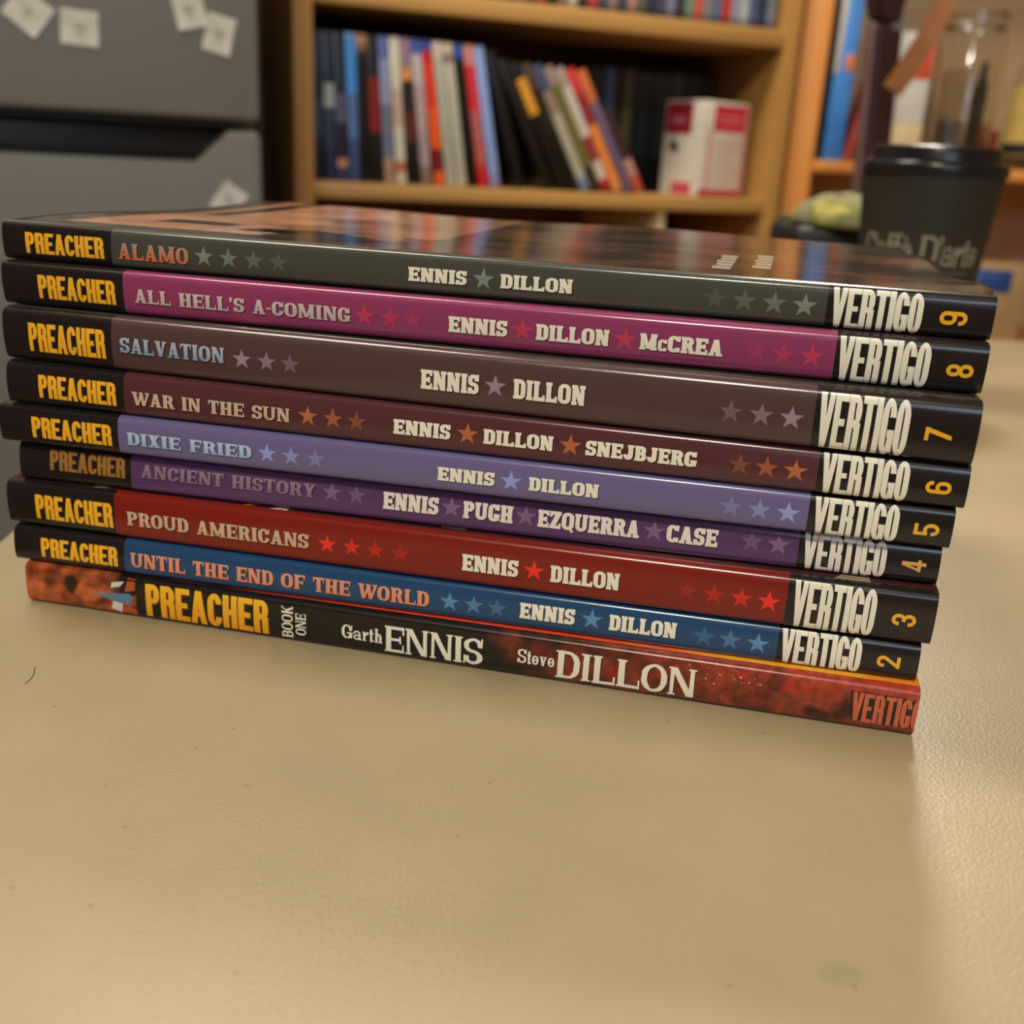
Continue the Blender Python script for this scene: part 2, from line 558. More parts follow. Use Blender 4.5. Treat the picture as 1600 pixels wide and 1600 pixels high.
def table_mat():
    m = bpy.data.materials.new('tan_leatherette'); m.use_nodes = True
    nt = m.node_tree; N = nt.nodes.new; Lk = nt.links.new
    b = nt.nodes['Principled BSDF']
    tc = N('ShaderNodeTexCoord')
    n1 = N('ShaderNodeTexNoise'); n1.inputs['Scale'].default_value = 9; n1.inputs['Detail'].default_value = 5
    n1b = N('ShaderNodeTexNoise'); n1b.inputs['Scale'].default_value = 60; n1b.inputs['Detail'].default_value = 6
    Lk(tc.outputs['Object'], n1.inputs['Vector']); Lk(tc.outputs['Object'], n1b.inputs['Vector'])
    ad = N('ShaderNodeMath'); ad.operation = 'MULTIPLY_ADD'; ad.inputs[1].default_value = .35
    Lk(n1b.outputs[0], ad.inputs[0]); Lk(n1.outputs[0], ad.inputs[2])
    r = N('ShaderNodeValToRGB')
    r.color_ramp.elements[0].position = .45; r.color_ramp.elements[1].position = .9
    r.color_ramp.elements[0].color = (*lin((150, 134, 102)), 1)
    r.color_ramp.elements[1].color = (*lin((164, 147, 115)), 1)
    Lk(ad.outputs[0], r.inputs[0])
    # pale green stain near the front corner
    mp = N('ShaderNodeMapping'); mp.vector_type = 'POINT'
    st = Matrix.Rotation(-TA, 3, 'Z') @ Vector((0.2314, -0.0905, 0))
    mp.inputs['Location'].default_value = (-st.x, -st.y, 0)
    Lk(tc.outputs['Object'], mp.inputs[0])
    mp2 = N('ShaderNodeMapping'); mp2.inputs['Rotation'].default_value = (0, 0, math.radians(62)); mp2.inputs['Scale'].default_value = (1 / .0052, 1 / .0034, 0)
    Lk(mp.outputs[0], mp2.inputs[0])
    ns = N('ShaderNodeTexNoise'); ns.inputs['Scale'].default_value = 1.6; Lk(mp2.outputs[0], ns.inputs['Vector'])
    ln = N('ShaderNodeVectorMath'); ln.operation = 'LENGTH'; Lk(mp2.outputs[0], ln.inputs[0])
    sb = N('ShaderNodeMath'); sb.operation = 'MULTIPLY_ADD'; sb.inputs[1].default_value = .9
    Lk(ns.outputs[0], sb.inputs[0]); Lk(ln.outputs['Value'], sb.inputs[2])
    mr = N('ShaderNodeMapRange'); mr.inputs[1].default_value = .95; mr.inputs[2].default_value = 1.5; mr.inputs[3].default_value = .5; mr.inputs[4].default_value = 0
    Lk(sb.outputs[0], mr.inputs[0])
    mx = N('ShaderNodeMix'); mx.data_type = 'RGBA'
    Lk(mr.outputs[0], mx.inputs[0]); Lk(r.outputs[0], mx.inputs[6]); mx.inputs[7].default_value = (*lin((132, 132, 98)), 1)
    # sparse specks of dirt
    vo = N('ShaderNodeTexVoronoi'); vo.inputs['Scale'].default_value = 130; Lk(tc.outputs['Object'], vo.inputs['Vector'])
    sp = N('ShaderNodeMapRange'); sp.inputs[1].default_value = .05; sp.inputs[2].default_value = .10; sp.inputs[3].default_value = .35; sp.inputs[4].default_value = 0
    Lk(vo.outputs['Distance'], sp.inputs[0])
    mx2 = N('ShaderNodeMix'); mx2.data_type = 'RGBA'
    gate = N('ShaderNodeMath'); gate.operation = 'MULTIPLY'
    gt = N('ShaderNodeMath'); gt.operation = 'GREATER_THAN'; gt.inputs[1].default_value = .72
    sepc = N('ShaderNodeSeparateColor'); Lk(vo.outputs['Color'], sepc.inputs[0]); Lk(sepc.outputs[0], gt.inputs[0])
    Lk(sp.outputs[0], gate.inputs[0]); Lk(gt.outputs[0], gate.inputs[1])
    Lk(gate.outputs[0], mx2.inputs[0]); Lk(mx.outputs[2], mx2.inputs[6]); mx2.inputs[7].default_value = (*lin((110, 80, 50)), 1)
    Lk(mx2.outputs[2], b.inputs['Base Color'])
    b.inputs['Roughness'].default_value = .42
    b.inputs['Specular IOR Level'].default_value = .5
    # leather grain
    v2 = N('ShaderNodeTexVoronoi'); v2.feature = 'SMOOTH_F1'; v2.inputs['Scale'].default_value = 1150; v2.inputs['Smoothness'].default_value = .4
    dn = N('ShaderNodeTexNoise'); dn.inputs['Scale'].default_value = 200; dn.inputs['Detail'].default_value = 3
    Lk(tc.outputs['Object'], dn.inputs['Vector'])
    dm = N('ShaderNodeVectorMath'); dm.operation = 'MULTIPLY_ADD'; dm.inputs[1].default_value = (.002, .002, .002)
    Lk(dn.outputs['Color'], dm.inputs[0]); Lk(tc.outputs['Object'], dm.inputs[2]); Lk(dm.outputs[0], v2.inputs['Vector'])
    wr = N('ShaderNodeTexNoise'); wr.inputs['Scale'].default_value = 70; wr.inputs['Detail'].default_value = 6
    Lk(tc.outputs['Object'], wr.inputs['Vector'])
    sm = N('ShaderNodeMath'); sm.operation = 'MULTIPLY_ADD'; sm.inputs[1].default_value = 1.0
    Lk(wr.outputs[0], sm.inputs[0]); Lk(v2.outputs['Distance'], sm.inputs[2])
    bp = N('ShaderNodeBump'); bp.inputs['Strength'].default_value = .22; bp.inputs['Distance'].default_value = .0003
    Lk(sm.outputs[0], bp.inputs['Height']); Lk(bp.outputs[0], b.inputs['Normal'])
    return m


tan = table_mat()
dark_metal = pbr('dark_metal', (50, 46, 42), 0.4, metal=.6, noise_amt=.1, noise_scale=40)
tb = empty('card_table', (0, 0, FLOOR), (0, 0, TA))
tag(tb, 'square table with tan leather-grained padded top under the stack of paperbacks', 'table')
TX0, TX1, TY0, TY1 = -0.0328, 0.8272, -0.24, 0.62
H = -FLOOR
box_obj('table_top', (TX0, TX1, TY0, TY1, H - .035, H), tan, tb, bev=.008, seg=4)
bm = bmesh.new()
for a in ((TX0 + .02, TX1 - .02, TY0 + .02, TY0 + .04), (TX0 + .02, TX1 - .02, TY1 - .04, TY1 - .02), (TX0 + .02, TX0 + .04, TY0 + .04, TY1 - .04), (TX1 - .04, TX1 - .02, TY0 + .04, TY1 - .04)):
    box(bm, *a, H - .065, H - .0355)
from_bm('apron', bm, dark_metal, tb)
for lx in (TX0 + .045, TX1 - .045):
    for ly in (TY0 + .045, TY1 - .045):
        bm = bmesh.new(); lathe(bm, [(.011, 0), (.013, .02), (.013, H - .0656)], 16, lx, ly)
        from_bm('leg', bm, dark_metal, tb, smooth=.8)

# ------------------------------------------------------------------ the nine paperbacks
TL = [12.69, 11.07, 13.88, 11.67, 11.44, 12.33, 14.89, 12.12, 10.64]
TR = [13.41, 10.69, 14.54, 10.74, 10.76, 11.27, 15.39, 12.24, 10.68]
OFF = [(0, 0, 0, -3.66), (-3.38, 1.33, 11.71, -1.33), (-4.9, 2.28, 2.7, 1.65), (-.93, 4.53, 14.51, -2.6), (-4.14, 1.81, 11.57, 1.21),
       (-1.32, 3.3, 3.15, -.33), (-1.95, 4.97, -9.99, -.27), (-3.77, 8.8, 5.72, 2.23), (-4.77, 12.06, 7.99, 3.58)]
BW = 0.168
CREAM = lin((232, 226, 208)); YEL = (236, 172, 44); BLK = lin((30, 27, 27))
SPINE_PRINT = printed('glossy_spine_print', rough=0.2, bump=.06)
SPINE_ART = printed('glossy_painted_spine', rough=0.24, speckle=.35, scale=420)
COVER_PRINT = printed('glossy_cover_print', rough=0.13, speckle=.12, scale=300, bump=.05)
PAPER = pbr('page_edges', (214, 200, 170), 0.8, noise_amt=.12, noise_scale=4, stretch=(1, 1, 900))

BOOKS = {
 9: dict(label='thin paperback with dark grey-green spine, numbered nine, lying on top of the stack', band=(33.8, 224.6), col=(70, 71, 65), pre=(7.3, 31.5), title=('ALAMO', 35.9, 57.0, .25, .66), tc=((206, 104, 58), (168, 140, 124)),
    auth=[('ENNIS', 119.3, 135), '139.4', ('DILLON', 143.9, 162.6)], st=[61.5, 68.7, 76, 83.1], st2=[198.1, 205.1, 212.3, 219.5], sc=(122, 136, 120), ver=(225.7, 246.6), num='9', nu=(250.5, 256.7), bulge=.0006, tilt=0),
 8: dict(label='paperback with bright magenta spine, numbered eight, second from the top of the stack', band=(37.7, 226.9), col=(140, 58, 98), pre=(11.4, 35.2), title=("ALL HELL'S A-COMING", 41.1, 103.7, .31, .62), tc=((188, 168, 166), (206, 192, 186)),
    auth=[('ENNIS', 130.5, 146.1), '150.1', ('DILLON', 153.6, 172.3), '176.3', ('McCREA', 180, 200.4)], st=[107.6, 114.6, 120.9], st2=[208.5, 214.8, 221.5], sc=(190, 62, 92), ver=(227.6, 248.6), num='8', nu=(252.4, 258.5), bulge=.0006, tilt=-.0002),
 7: dict(label='thick paperback with brown-mauve spine, numbered seven, third from the top of the stack', band=(34.2, 221.8), col=(80, 60, 60), pre=(8.2, 32.1), title=('SALVATION', 36.8, 68.1, .37, .65), tc=((130, 150, 178), (176, 184, 194)),
    auth=[('ENNIS', 123.5, 139), '143.3', ('DILLON', 148.1, 166.5)], st=[73.2, 80.4, 87.1], st2=[202.3, 209.6, 216.7], sc=(150, 132, 146), ver=(222.8, 243.4), num='7', nu=(247.1, 253.1), bulge=.0009, tilt=0),
 6: dict(label='paperback with dark maroon spine, numbered six, fourth from the top of the stack', band=(36.9, 224), col=(84, 46, 52), pre=(10.2, 34.4), title=('WAR IN THE SUN', 39.5, 86.3, .29, .6), tc=((206, 170, 142), (196, 178, 160)),
    auth=[('ENNIS', 115.6, 131.2), '135.8', ('DILLON', 140.1, 158.5), '162.9', ('SNEJBJERG', 166.9, 194.9)], st=[91.5, 98.6, 105.3], st2=[205.4, 211.9, 218.8], sc=(178, 104, 66), ver=(224.9, 245.2), num='6', nu=(249.1, 255), bulge=.0008, tilt=.0002),
 5: dict(label='paperback with pale violet-blue spine, numbered five, at the middle of the stack', band=(37.6, 226.2), col=(106, 98, 140), pre=(10.4, 35.5), title=('DIXIE FRIED', 40.4, 77.9, .3, .62), tc=((150, 178, 214), (184, 202, 226)),
    auth=[('ENNIS', 130.9, 146.4), '150.8', ('DILLON', 155.6, 173.9)], st=[82.5, 89.5, 96.5], st2=[207.4, 214.4, 221.4], sc=(146, 154, 212), ver=(227.5, 247.6), num='5', nu=(251.3, 257.2), bulge=.0006, tilt=0),
 4: dict(label='thin paperback with dark purple spine, numbered four, set back under the pale violet one', band=(35.8, 222.2), col=(86, 56, 98), pre=(10, 34), title=('ANCIENT HISTORY', 39, 92.1, .41, .74), tc=((124, 106, 122), (140, 122, 134)), prec=(150, 106, 52),
    auth=[('ENNIS', 111.7, 127.4), '131', ('PUGH', 134.3, 148), '151.5', ('EZQUERRA', 154.8, 181.8), '185.6', ('CASE', 188.9, 202)], st=[96.8, 103.9], st2=[210.5, 217.2], sc=(122, 94, 132), ver=(223.4, 243.6), num='4', nu=(247.4, 253.2), bulge=.0008, tilt=.0005, ay=(.34, .76), creamc=(224, 216, 204)),
 3: dict(label='thick paperback with deep red spine, numbered three, third from the bottom of the stack', band=(35.2, 224.8), col=(124, 32, 24), pre=(9.4, 34.5), title=('PROUD AMERICANS', 39.2, 95.2, .33, .63), tc=((204, 168, 132), (200, 176, 150)),
    auth=[('ENNIS', 139.5, 155), '159.3', ('DILLON', 163.8, 182.2)], st=[100.7, 107.9, 114.7, 121.9], st2=[199.8, 206.6, 213.6, 220.5], sc=(236, 50, 36), ver=(226.4, 246.5), num='3', nu=(250.5, 256.3), bulge=.0007, tilt=0),
 2: dict(label='paperback with deep blue spine, numbered two, second from the bottom of the stack', band=(36.2, 222.7), col=(34, 70, 108), pre=(9, 34), title=('UNTIL THE END OF THE WORLD', 38.3, 128.9, .27, .67), tc=((232, 138, 98), (220, 150, 124)),
    auth=[('ENNIS', 154.5, 169.6), '174.2', ('DILLON', 178.9, 196.7)], st=[134.8, 141.6, 148.1], st2=[203.9, 210.7, 217.8], sc=(86, 136, 182), ver=(223.6, 243.6), num='2', nu=(247.5, 253.2), bulge=.0008, tilt=.0003, ay=(.31, .72)),
 1: dict(label='paperback with mottled black and rust painted spine at the bottom of the stack', bulge=.0004, tilt=0),
}
COVERS = {9: (52, 45, 38), 8: (50, 26, 34), 7: (58, 52, 48), 6: (40, 30, 34), 5: (44, 38, 50), 4: (44, 34, 44), 3: (48, 22, 24), 2: (30, 34, 42), 1: (190, 70, 34)}


def nz(x, y, z=0): return noise.noise(Vector((x, y, z)))


def build_book(i):
    b = BOOKS[i]; k = i - 1
    x, y, a, dl = [q / 1000 for q in OFF[k]]
    L = .259 + dl
    zl0, zr0 = sum(TL[:k]) / 1000, sum(TR[:k]) / 1000
    tl, tr = TL[k] / 1000 - .00006, TR[k] / 1000 - .00006
    root = empty('paperback_book', (x, y, zl0 + .00004), (0, 0, a))
    tag(root, b['label'], 'book', 'paperbacks stacked on the tan table')
    bul, r, tilt = b['bulge'], .0022, b['tilt']

    def zb(u): return (zr0 - zl0) * u / L
    def th(u): return tl + (tr - tl) * u / L

    def spf(q): return r * abs(q) ** 14 - bul * (1 - q * q) + tilt * q

    def snrm(u, hn):
        q = 2 * hn - 1
        return Vector((0, -1, (spf(q + .01) - spf(q - .01)) / .02 * 2 / th(u / 1000))).normalized()

    def surf(u, hn, lift=0.0):           # hn: 0 bottom .. 1 top of the spine
        q = 2 * hn - 1
        t = th(u)
        yy = spf(q); d = (spf(q + .01) - spf(q - .01)) / .02 * 2 / t
        nrm = Vector((0, -1, d)).normalized()
        return Vector((u, yy, zb(u) + hn * t)) + nrm * lift

    # spine
    art = (i == 1)
    us = [0.0]
    if art:
        us = [L * j / 380 for j in range(381)]
    else:
        us = [0.0, b['band'][0] / 1000, b['band'][1] / 1000, L]
        us = sorted(set(us + [L * j / 12 for j in range(13)]))
    vs_ = [0, .008, .02, .04, .07, .12, .2, .3, .4, .5, .6, .7, .8, .88, .93, .96, .98, .992, 1]
    if art: vs_ = sorted(set(vs_ + [j / 24 for j in range(25)]))
    bm = bmesh.new(); cl = bm.loops.layers.float_color.new('Col')
    g = [[bm.verts.new(surf(u, v)) for v in vs_] for u in us]
    bandc = lin(b['col']) if not art else None

    def artcol(u, v):
        U = u * 1000
        n1 = nz(U * .09, v * 1.3, 3) * .6 + nz(U * .25, v * 3.2, 8) * .4
        n2 = nz(U * .17, v * 2.2, 21)
        if U < 36.5:
            base = mix(lin((70, 32, 20)), lin((196, 98, 52)), max(0, min(1, .5 + n1 * 1.4)))
            if n2 > .18: base = mix(base, lin((40, 18, 12)), min(1, (n2 - .18) * 4))
            if U > 26 and v > .55: base = mix(base, lin((26, 20, 18)), min(1, (U - 26) / 6))
            return base
        k1 = max(0, min(1, (U - 142) / 40 + n1 * .9))
        red = mix(lin((88, 34, 22)), lin((140, 58, 36)), max(0, min(1, .5 + n1 * 1.2)))
        if U > 190: red = mix(red, lin((176, 62, 38)), min(.75, max(0, (v - .35) * 1.4 * min(1, (U - 190) / 40))))
        if n2 > .25: red = mix(red, lin((52, 26, 20)), min(1, (n2 - .25) * 3.5) * (.9 if v < .6 else .6))
        if nz(U * .16, v * 2, 40) > .38: red = mix(red, lin((170, 40, 28)), .6)
        return mix(lin((26, 24, 22)), red, k1)
    for ui in range(len(us) - 1):
        for vi in range(len(vs_) - 1):
            f = bm.faces.new((g[ui][vi], g[ui + 1][vi], g[ui + 1][vi + 1], g[ui][vi + 1])); f.smooth = True
            for l in f.loops:
                co = l.vert.co
                if art:
                    c = artcol(co.x, (co.z - zb(co.x)) / th(co.x))
                else:
                    um = (us[ui] + us[ui + 1]) / 2 * 1000
                    c = bandc if b['band'][0] < um < b['band'][1] else BLK
                l[cl] = (*c, 1)
    sp = from_bm('spine', bm, SPINE_ART if art else SPINE_PRINT, root)

    # covers: thin cards from the spine edge back to the fore-edge
    def cover(name, top):
        bm = bmesh.new(); cl = bm.loops.layers.float_color.new('Col')
        nu, nw = (110, 70) if (top and i in (9,)) else ((110, 12) if top and i in (1, 3, 7) else (10, 6))
        tk = .00032
        rows = []
        for j in range(nu + 1):
            u = L * j / nu
            row = []
            for m in range(nw + 1):
                wv = r + (BW - r) * (m / nw) ** (1.5 if nw > 6 else 1)
                z = zb(u) + (th(u) if top else 0)
                if i == 9 and top:      # the handled top cover is slightly wavy along its free edges
                    eu = max(0, (u - (L - .03)) / .03); ew = max(0, (wv - .03) / .138)
                    z += .0009 * eu ** 2 * math.sin(wv * 70 + .6) * (wv > .006)
                    z += .0005 * ew * math.sin(u * 46) + .0007 * max(0, 1 - u / .03) * math.sin(wv * 45)
                row.append(bm.verts.new((u, wv + (tilt if top else -tilt), z)))
            rows.append(row)
        basec = lin(COVERS[i])

        def cc(u, wv):
            U, Wm = u * 1000, wv * 1000
            if i == 9 and top:
                n = nz(U * .035, Wm * .05, 2) + .5 * nz(U * .09, Wm * .12, 7)
                c = mix(basec, lin((84, 74, 62)), max(0, min(1, .4 + n)))
                pe = mix(lin((200, 148, 118)), lin((172, 122, 96)), max(0, min(1, .5 - n)))
                if 13 + 4 * n < U < 64 + 12 * n and Wm > 13 + 3 * n: c = pe
                elif 64 + 12 * n <= U < 116 and Wm > 40 + 16 * n: c = mix(c, pe, .55)
                if 27 < U < 52 and 34 + n < Wm < 47 + 2 * n: c = lin((26, 21, 20))
                if 20 < U < 30 and Wm > 78 + 8 * n: c = lin((40, 32, 30))
                if 54 < U < 72 and 14 < Wm < 24 and nz(U * .5, Wm * .5, 4) > .1: c = lin((190, 180, 170))
                if 58 < U < 78 and 24 < Wm < 34 + 12 * n: c = lin((34, 28, 26))
                if U > 118 and n > .15: c = mix(c, lin((100, 66, 50)), .5)
                return c
            if i == 1 and top:
                n = nz(U * .06, Wm * .2, 5)
                c = mix(lin((70, 24, 20)), lin((214, 66, 34)), max(0, min(1, (U - 55) / 40 + n)))
                return mix(c, lin((226, 160, 40)), max(0, min(1, (U - 185) / 35 + n * .8)) * (.9 if U < 243 else .5))
            if i == 3 and top:
                n = nz(U * .05, Wm * .1, 9)
                return mix(basec, lin((66, 24, 32)), max(0, min(1, .5 + n)))
            return basec
        for j in range(nu):
            for m in range(nw):
                f = bm.faces.new((rows[j][m], rows[j + 1][m], rows[j + 1][m + 1], rows[j][m + 1])); f.smooth = True
                for l in f.loops: l[cl] = (*cc(l.vert.co.x, l.vert.co.y), 1)
        ex = bmesh.ops.extrude_face_region(bm, geom=bm.faces[:])
        for v in [q for q in ex['geom'] if isinstance(q, bmesh.types.BMVert)]:
            v.co.z += -tk if top else tk
        for f in bm.faces:
            if abs(f.normal.z) < .3:
                for l in f.loops: l[cl] = (*lin((200, 190, 170)), 1)
        return from_bm(name, bm, COVER_PRINT, root)
    fc = cover('front_cover', True)
    cover('back_cover', False)
    # pages
    bm = bmesh.new()
    vs = box(bm, .0012, L - .0012, .0032, BW - .0015, 0, 1)
    for v in vs:
        t = th(v.co.x); v.co.z = zb(v.co.x) + (.0005 if v.co.z < .5 else t - .0018 if i == 9 else t - .0005)
    from_bm('page_block', bm, PAPER, root)

    cuts = [.06, .12, .2, .28, .36, .44, .5, .56, .64, .72, .8, .88, .94]
    hm = (tl + tr) / 2 * 1000          # mm
    M = lambda u, h, lift: surf(u / 1000, h, lift)
    L1, L2, L3 = 3e-5, 6e-5, 9e-5

    def shadow(polys, du, dh): return [[(p[0] + du, p[1] + dh) for p in q] for q in polys]
    if i == 1:
        P = text_polys('PREACHER', FAT, .035, 39.8, 78.5, .1, .90)
        decal('series_lettering', [(P, lambda u, h: mix(lin((226, 150, 30)), lin((244, 186, 46)), h), L2), (shadow(P, .5, -.035), lin((70, 44, 16)), L1)], M, cuts, sp, nrm=snrm)
        P = []
        for txt, ua, ub, ha, hb in (('BOOK', 82.7, 86.1, .1, .86), ('ONE', 86.9, 90.1, .2, .72)):
            wd, G = layout(txt, ROUGH, .07)
            P += [[(ub - yy * (ub - ua), ha + xx / wd * (hb - ha)) for xx, yy in q] for q in G]
        decal('volume_lettering', [(P, CREAM, L2)], M, cuts, sp, nrm=snrm)

        def rough(polys): return [[(p[0] + .22 * nz(p[0] * .9, p[1] * 9, 1), p[1] + .014 * nz(p[0] * .9, p[1] * 9, 5)) for p in q] for q in polys]
        P = text_polys('Garth', ROUGH, .06, 100.9, 113.0, .30, .63) + rough(text_polys('ENNIS', ROUGH, .05, 113.6, 141.9, .13, .74))
        P += text_polys('Steve', ROUGH, .06, 151.8, 162.0, .34, .66) + rough(text_polys('DILLON', ROUGH, .04, 162.4, 200.0, .13, .75))
        decal('author_lettering', [(P, CREAM, L2), (shadow(P, .25, -.015), lin((20, 16, 14)), L1)], M, cuts, sp, nrm=snrm)
        P = text_polys('VERTIGO', LOGO, .03, 239.4, 256.6, .17, .78)
        P = [[(min(p[0], L * 1000 - .1), p[1]) for p in q] for q in P]
        decal('publisher_lettering', [(P, lin((196, 96, 66)), L2), ([[(min(p[0] - .7, L * 1000 - .1), p[1] + .02) for p in q] for q in P] + [R(240.4, .24, L * 1000 - .25, .72)], lin((44, 26, 22)), L1)], M, cuts, sp, nrm=snrm)
        rnd = random.Random(4); P = []
        for _ in range(34):
            u = rnd.gauss(208, 5); h = min(.93, max(.45, rnd.gauss(.72, .1))); s = rnd.uniform(.07, .3)
            P.append([(u + s * math.cos(q), h + s / hm * math.sin(q)) for q in [pi / 3 * z for z in range(6)]])
        decal('paint_splashes', [(P, lin((226, 150, 124)), L1)], M, cuts, sp, nrm=snrm)
        Bl = [[(22, .47), (34.5, .30), (35.5, .5), (34.5, .60)]]
        Wh = [[(28.5, .68), (31.5, .74), (33, .88), (28.8, .82)], [(28.2, .16), (31.5, .08), (32.2, .32), (29, .36)]]
        Or = [[(33, .62), (36.4, .7), (36.4, .99), (34, .96)], [(32.5, .05), (36.6, .04), (36.6, .2), (33.6, .28)]]
        decal('painted_patches', [(Bl, lin((88, 124, 150)), L1), (Wh, lin((206, 200, 196)), L1), (Or, lin((176, 82, 44)), L1)], M, cuts, sp, nrm=snrm)
        return
    ylw = b.get('prec', YEL)
    P = text_polys('PREACHER', FAT, .035, b['pre'][0], b['pre'][1], .215 if i != 4 else .34, .75 if i != 4 else .85)
    decal('series_lettering', [(P, lambda u, h: mix(lin(ylw), lin(tuple(min(255, c * 1.04) for c in ylw)), h), L2)], M, cuts, sp, nrm=snrm)
    tt, u0, u1, h0, h1 = b['title']
    P = text_polys(tt, BOOKF, .07, u0, u1, h0, h1)
    c0, c1 = lin(b['tc'][0]), lin(b['tc'][1])
    dk = mix(bandc, (0, 0, 0), .7)
    decal('title_lettering', [(P, lambda u, h: mix(c0, c1, max(0, min(1, (h - h0) / (h1 - h0)))), L3), (shadow(P, .22, -.022), dk, L2)], M, cuts, sp, nrm=snrm)
    ay0, ay1 = b.get('ay', (.305, .64))
    lay = []; stars = []
    ink = lin(b.get('creamc', (234, 228, 210)))
    for w_ in b['auth']:
        if isinstance(w_, str):
            stars.append((float(w_), (ay0 + ay1) / 2 + .005, 3.0, 1.0))
        else:
            P = text_polys(w_[0], SLAB, .05, w_[1], w_[2], ay0, ay1)
            lay += [(P, ink, L3), (shadow(P, .2, -.022), dk, L2)]
    decal('author_lettering', lay, M, cuts, sp, nrm=snrm)
    sh = .47 if i != 4 else .58
    nst = len(b['st'])
    for j, u in enumerate(b['st']): stars.append((u, sh + .01, 2.85, [1, .72, .42, .25][j]))
    for j, u in enumerate(b['st2'][::-1]): stars.append((u, sh, 3.0, [1, .62, .35, .18][j]))
    for u, h, rr, kf in stars:
        P = star_polys(0, 0, 1)
        P = [[(u + px * rr, h + py * rr / hm) for px, py in q] for q in P]
        decal('star', [(P, mix(bandc, lin(b['sc']), kf), L1)], M, cuts, sp, nrm=snrm)
    P = text_polys('VERTIGO', LOGO, .012, b['ver'][0], b['ver'][1], .045, .93)
    decal('publisher_lettering', [(P, ink, L2)], M, cuts, sp, nrm=snrm)
    wd, G = layout(b['num'], FIG, .0)
    uc0, uc1 = b['nu']; vc = .455; hh = 3.15 / hm / 2 * 1.0
    P = [[(uc1 - yy * (uc1 - uc0), vc - hh + xx / wd * 2 * hh) for xx, yy in q] for q in G]
    decal('volume_number', [(P, lin(YEL) if i != 4 else lin((214, 158, 92)), L2)], M, cuts, sp, nrm=snrm)

    # bits of cover picture that show on the exposed strip of the front cover
    def CM(u, wv, lift): return Vector((u / 1000, wv / 1000, zb(u / 1000) + th(u / 1000) + lift))
    if i == 9:
        P = []
        for c0_ in (196, 206.5):
            for rr_ in range(5):
                P.append(R(c0_ + .5 * (rr_ % 2) + .4 * rr_, 17 + rr_ * 9.5 + (c0_ > 200) * 9, c0_ + 4.8 + .4 * rr_, 25 + rr_ * 9.5 + (c0_ > 200) * 9))
        decal('cover_lettering', [(P, lin((160, 154, 138)), 4e-5)], CM, [], fc)
    if i == 7:
        P = [[(70, 1.6), (78, 1.6), (76, 3.6), (74, 3.0), (71.5, 4.2)]]
        decal('cover_picture', [(P, lin((196, 180, 172)), 4e-5)], CM, [], fc)
    if i == 3:
        P1 = [[(27, 2), (31, 2.4), (35, 6), (32, 6)], [(36, 6), (50, 6.2), (50, 7), (36, 6.8)]]
        P2 = [[(74, 2), (76.5, 3), (80, 5.5), (77, 5)]]
        P3 = [[(82, 2.2), (85, 2), (92, 6), (89, 6)], [(86, 2), (87.5, 2), (88, 7), (86.5, 7)], [(132, 4), (139, 4), (139, 5), (132, 5)]]
        P4 = [R(236 + .6 * j, 2 + 1.1 * j, 244.5, 2.6 + 1.1 * j) for j in range(5)]
        for pc_, q_ in ((P1, (190, 160, 96)), (P2, (230, 140, 40)), (P3, (220, 196, 176)), (P4, (206, 178, 150))):
            for one in (pc_ if len(pc_) < 5 else [pc_]):
                decal('cover_picture', [([one] if pc_ is not P4 else one, lin(q_), 4e-5)], CM, [], fc)


for i in range(1, 10): build_book(i)

# ------------------------------------------------------------------ paper coffee cup
cup = empty('coffee_cup', (0.306, 0.4646, 0))
tag(cup, 'tall black paper coffee cup with black plastic lid behind the books', 'cup')
black_paper = pbr('black_paper', (36, 35, 31), 0.55, noise_amt=.06, noise_scale=60)
black_plastic = pbr('black_plastic', (22, 23, 26), 0.25, noise_amt=.05, noise_scale=60)
CUPR = lambda z:   .0290 + (.0418 - .0290) * z / .138
bm = bmesh.new()
lathe(bm, [(.0, .006), (.027, .006), (.0285, 0.0), (.0295, .0), (CUPR(.05), .05), (CUPR(.1), .1), (CUPR(.138), .138), (.0405, .138), (.03, .02), (0.0, .012)], 72, cap0=False, cap1=False)
bmesh.ops.remove_doubles(bm, verts=bm.verts, dist=1e-6)
from_bm('cup_body', bm, black_paper, cup, smooth=.7)
bm = bmesh.new()
lathe(bm, [(.0424, .1372), (.0430, .1372), (.0434, .139), (.0433, .1425), (.0424, .1442), (.0410, .1450), (.0388, .1456), (.0378, .1515), (.0373, .1530), (.0362, .1535), (.0350, .1528), (.0338, .1480), (.02, .1472), (.0, .1470)], 72, cap0=False, cap1=False)
bmesh.ops.remove_doubles(bm, verts=bm.verts, dist=1e-6)
from_bm('lid', bm, black_plastic, cup, smooth=.6)
# lettering wraps round the cup wall, facing the camera
fa = math.atan2(cam.location.y - cup.location.y, cam.location.x - cup.location.x)


def cupmap(u, h, lift):
    z = h; rr = CUPR(z) + lift
    an = fa + u / .037
    return Vector((rr * math.cos(an), rr * math.sin(an), z))


CUPF = dict(ROUGH, s=.14, t=.08, h=.08, e=.04)
P = text_polys('Caffè', CUPF, .05, -.0365, -.005, .0870, .1025) + text_polys("D'arte", CUPF, .05, .0, .037, .0855, .1025)
P = [[p for p in q] for q in P]
cu = bmesh.new()
P2 = []
for q in P:   # split long shapes so that they bend round the wall
    P2.append(q)
decal('cup_lettering', [(P2, lin((150, 142, 124)), 2e-4)] + [([R(.003 + .0042 * j, .0805, .006 + .0042 * j, .0825) for j in range(7)], lin((96, 90, 80)), 2e-4)], cupmap, [], bpy.data.objects['cup_body'])

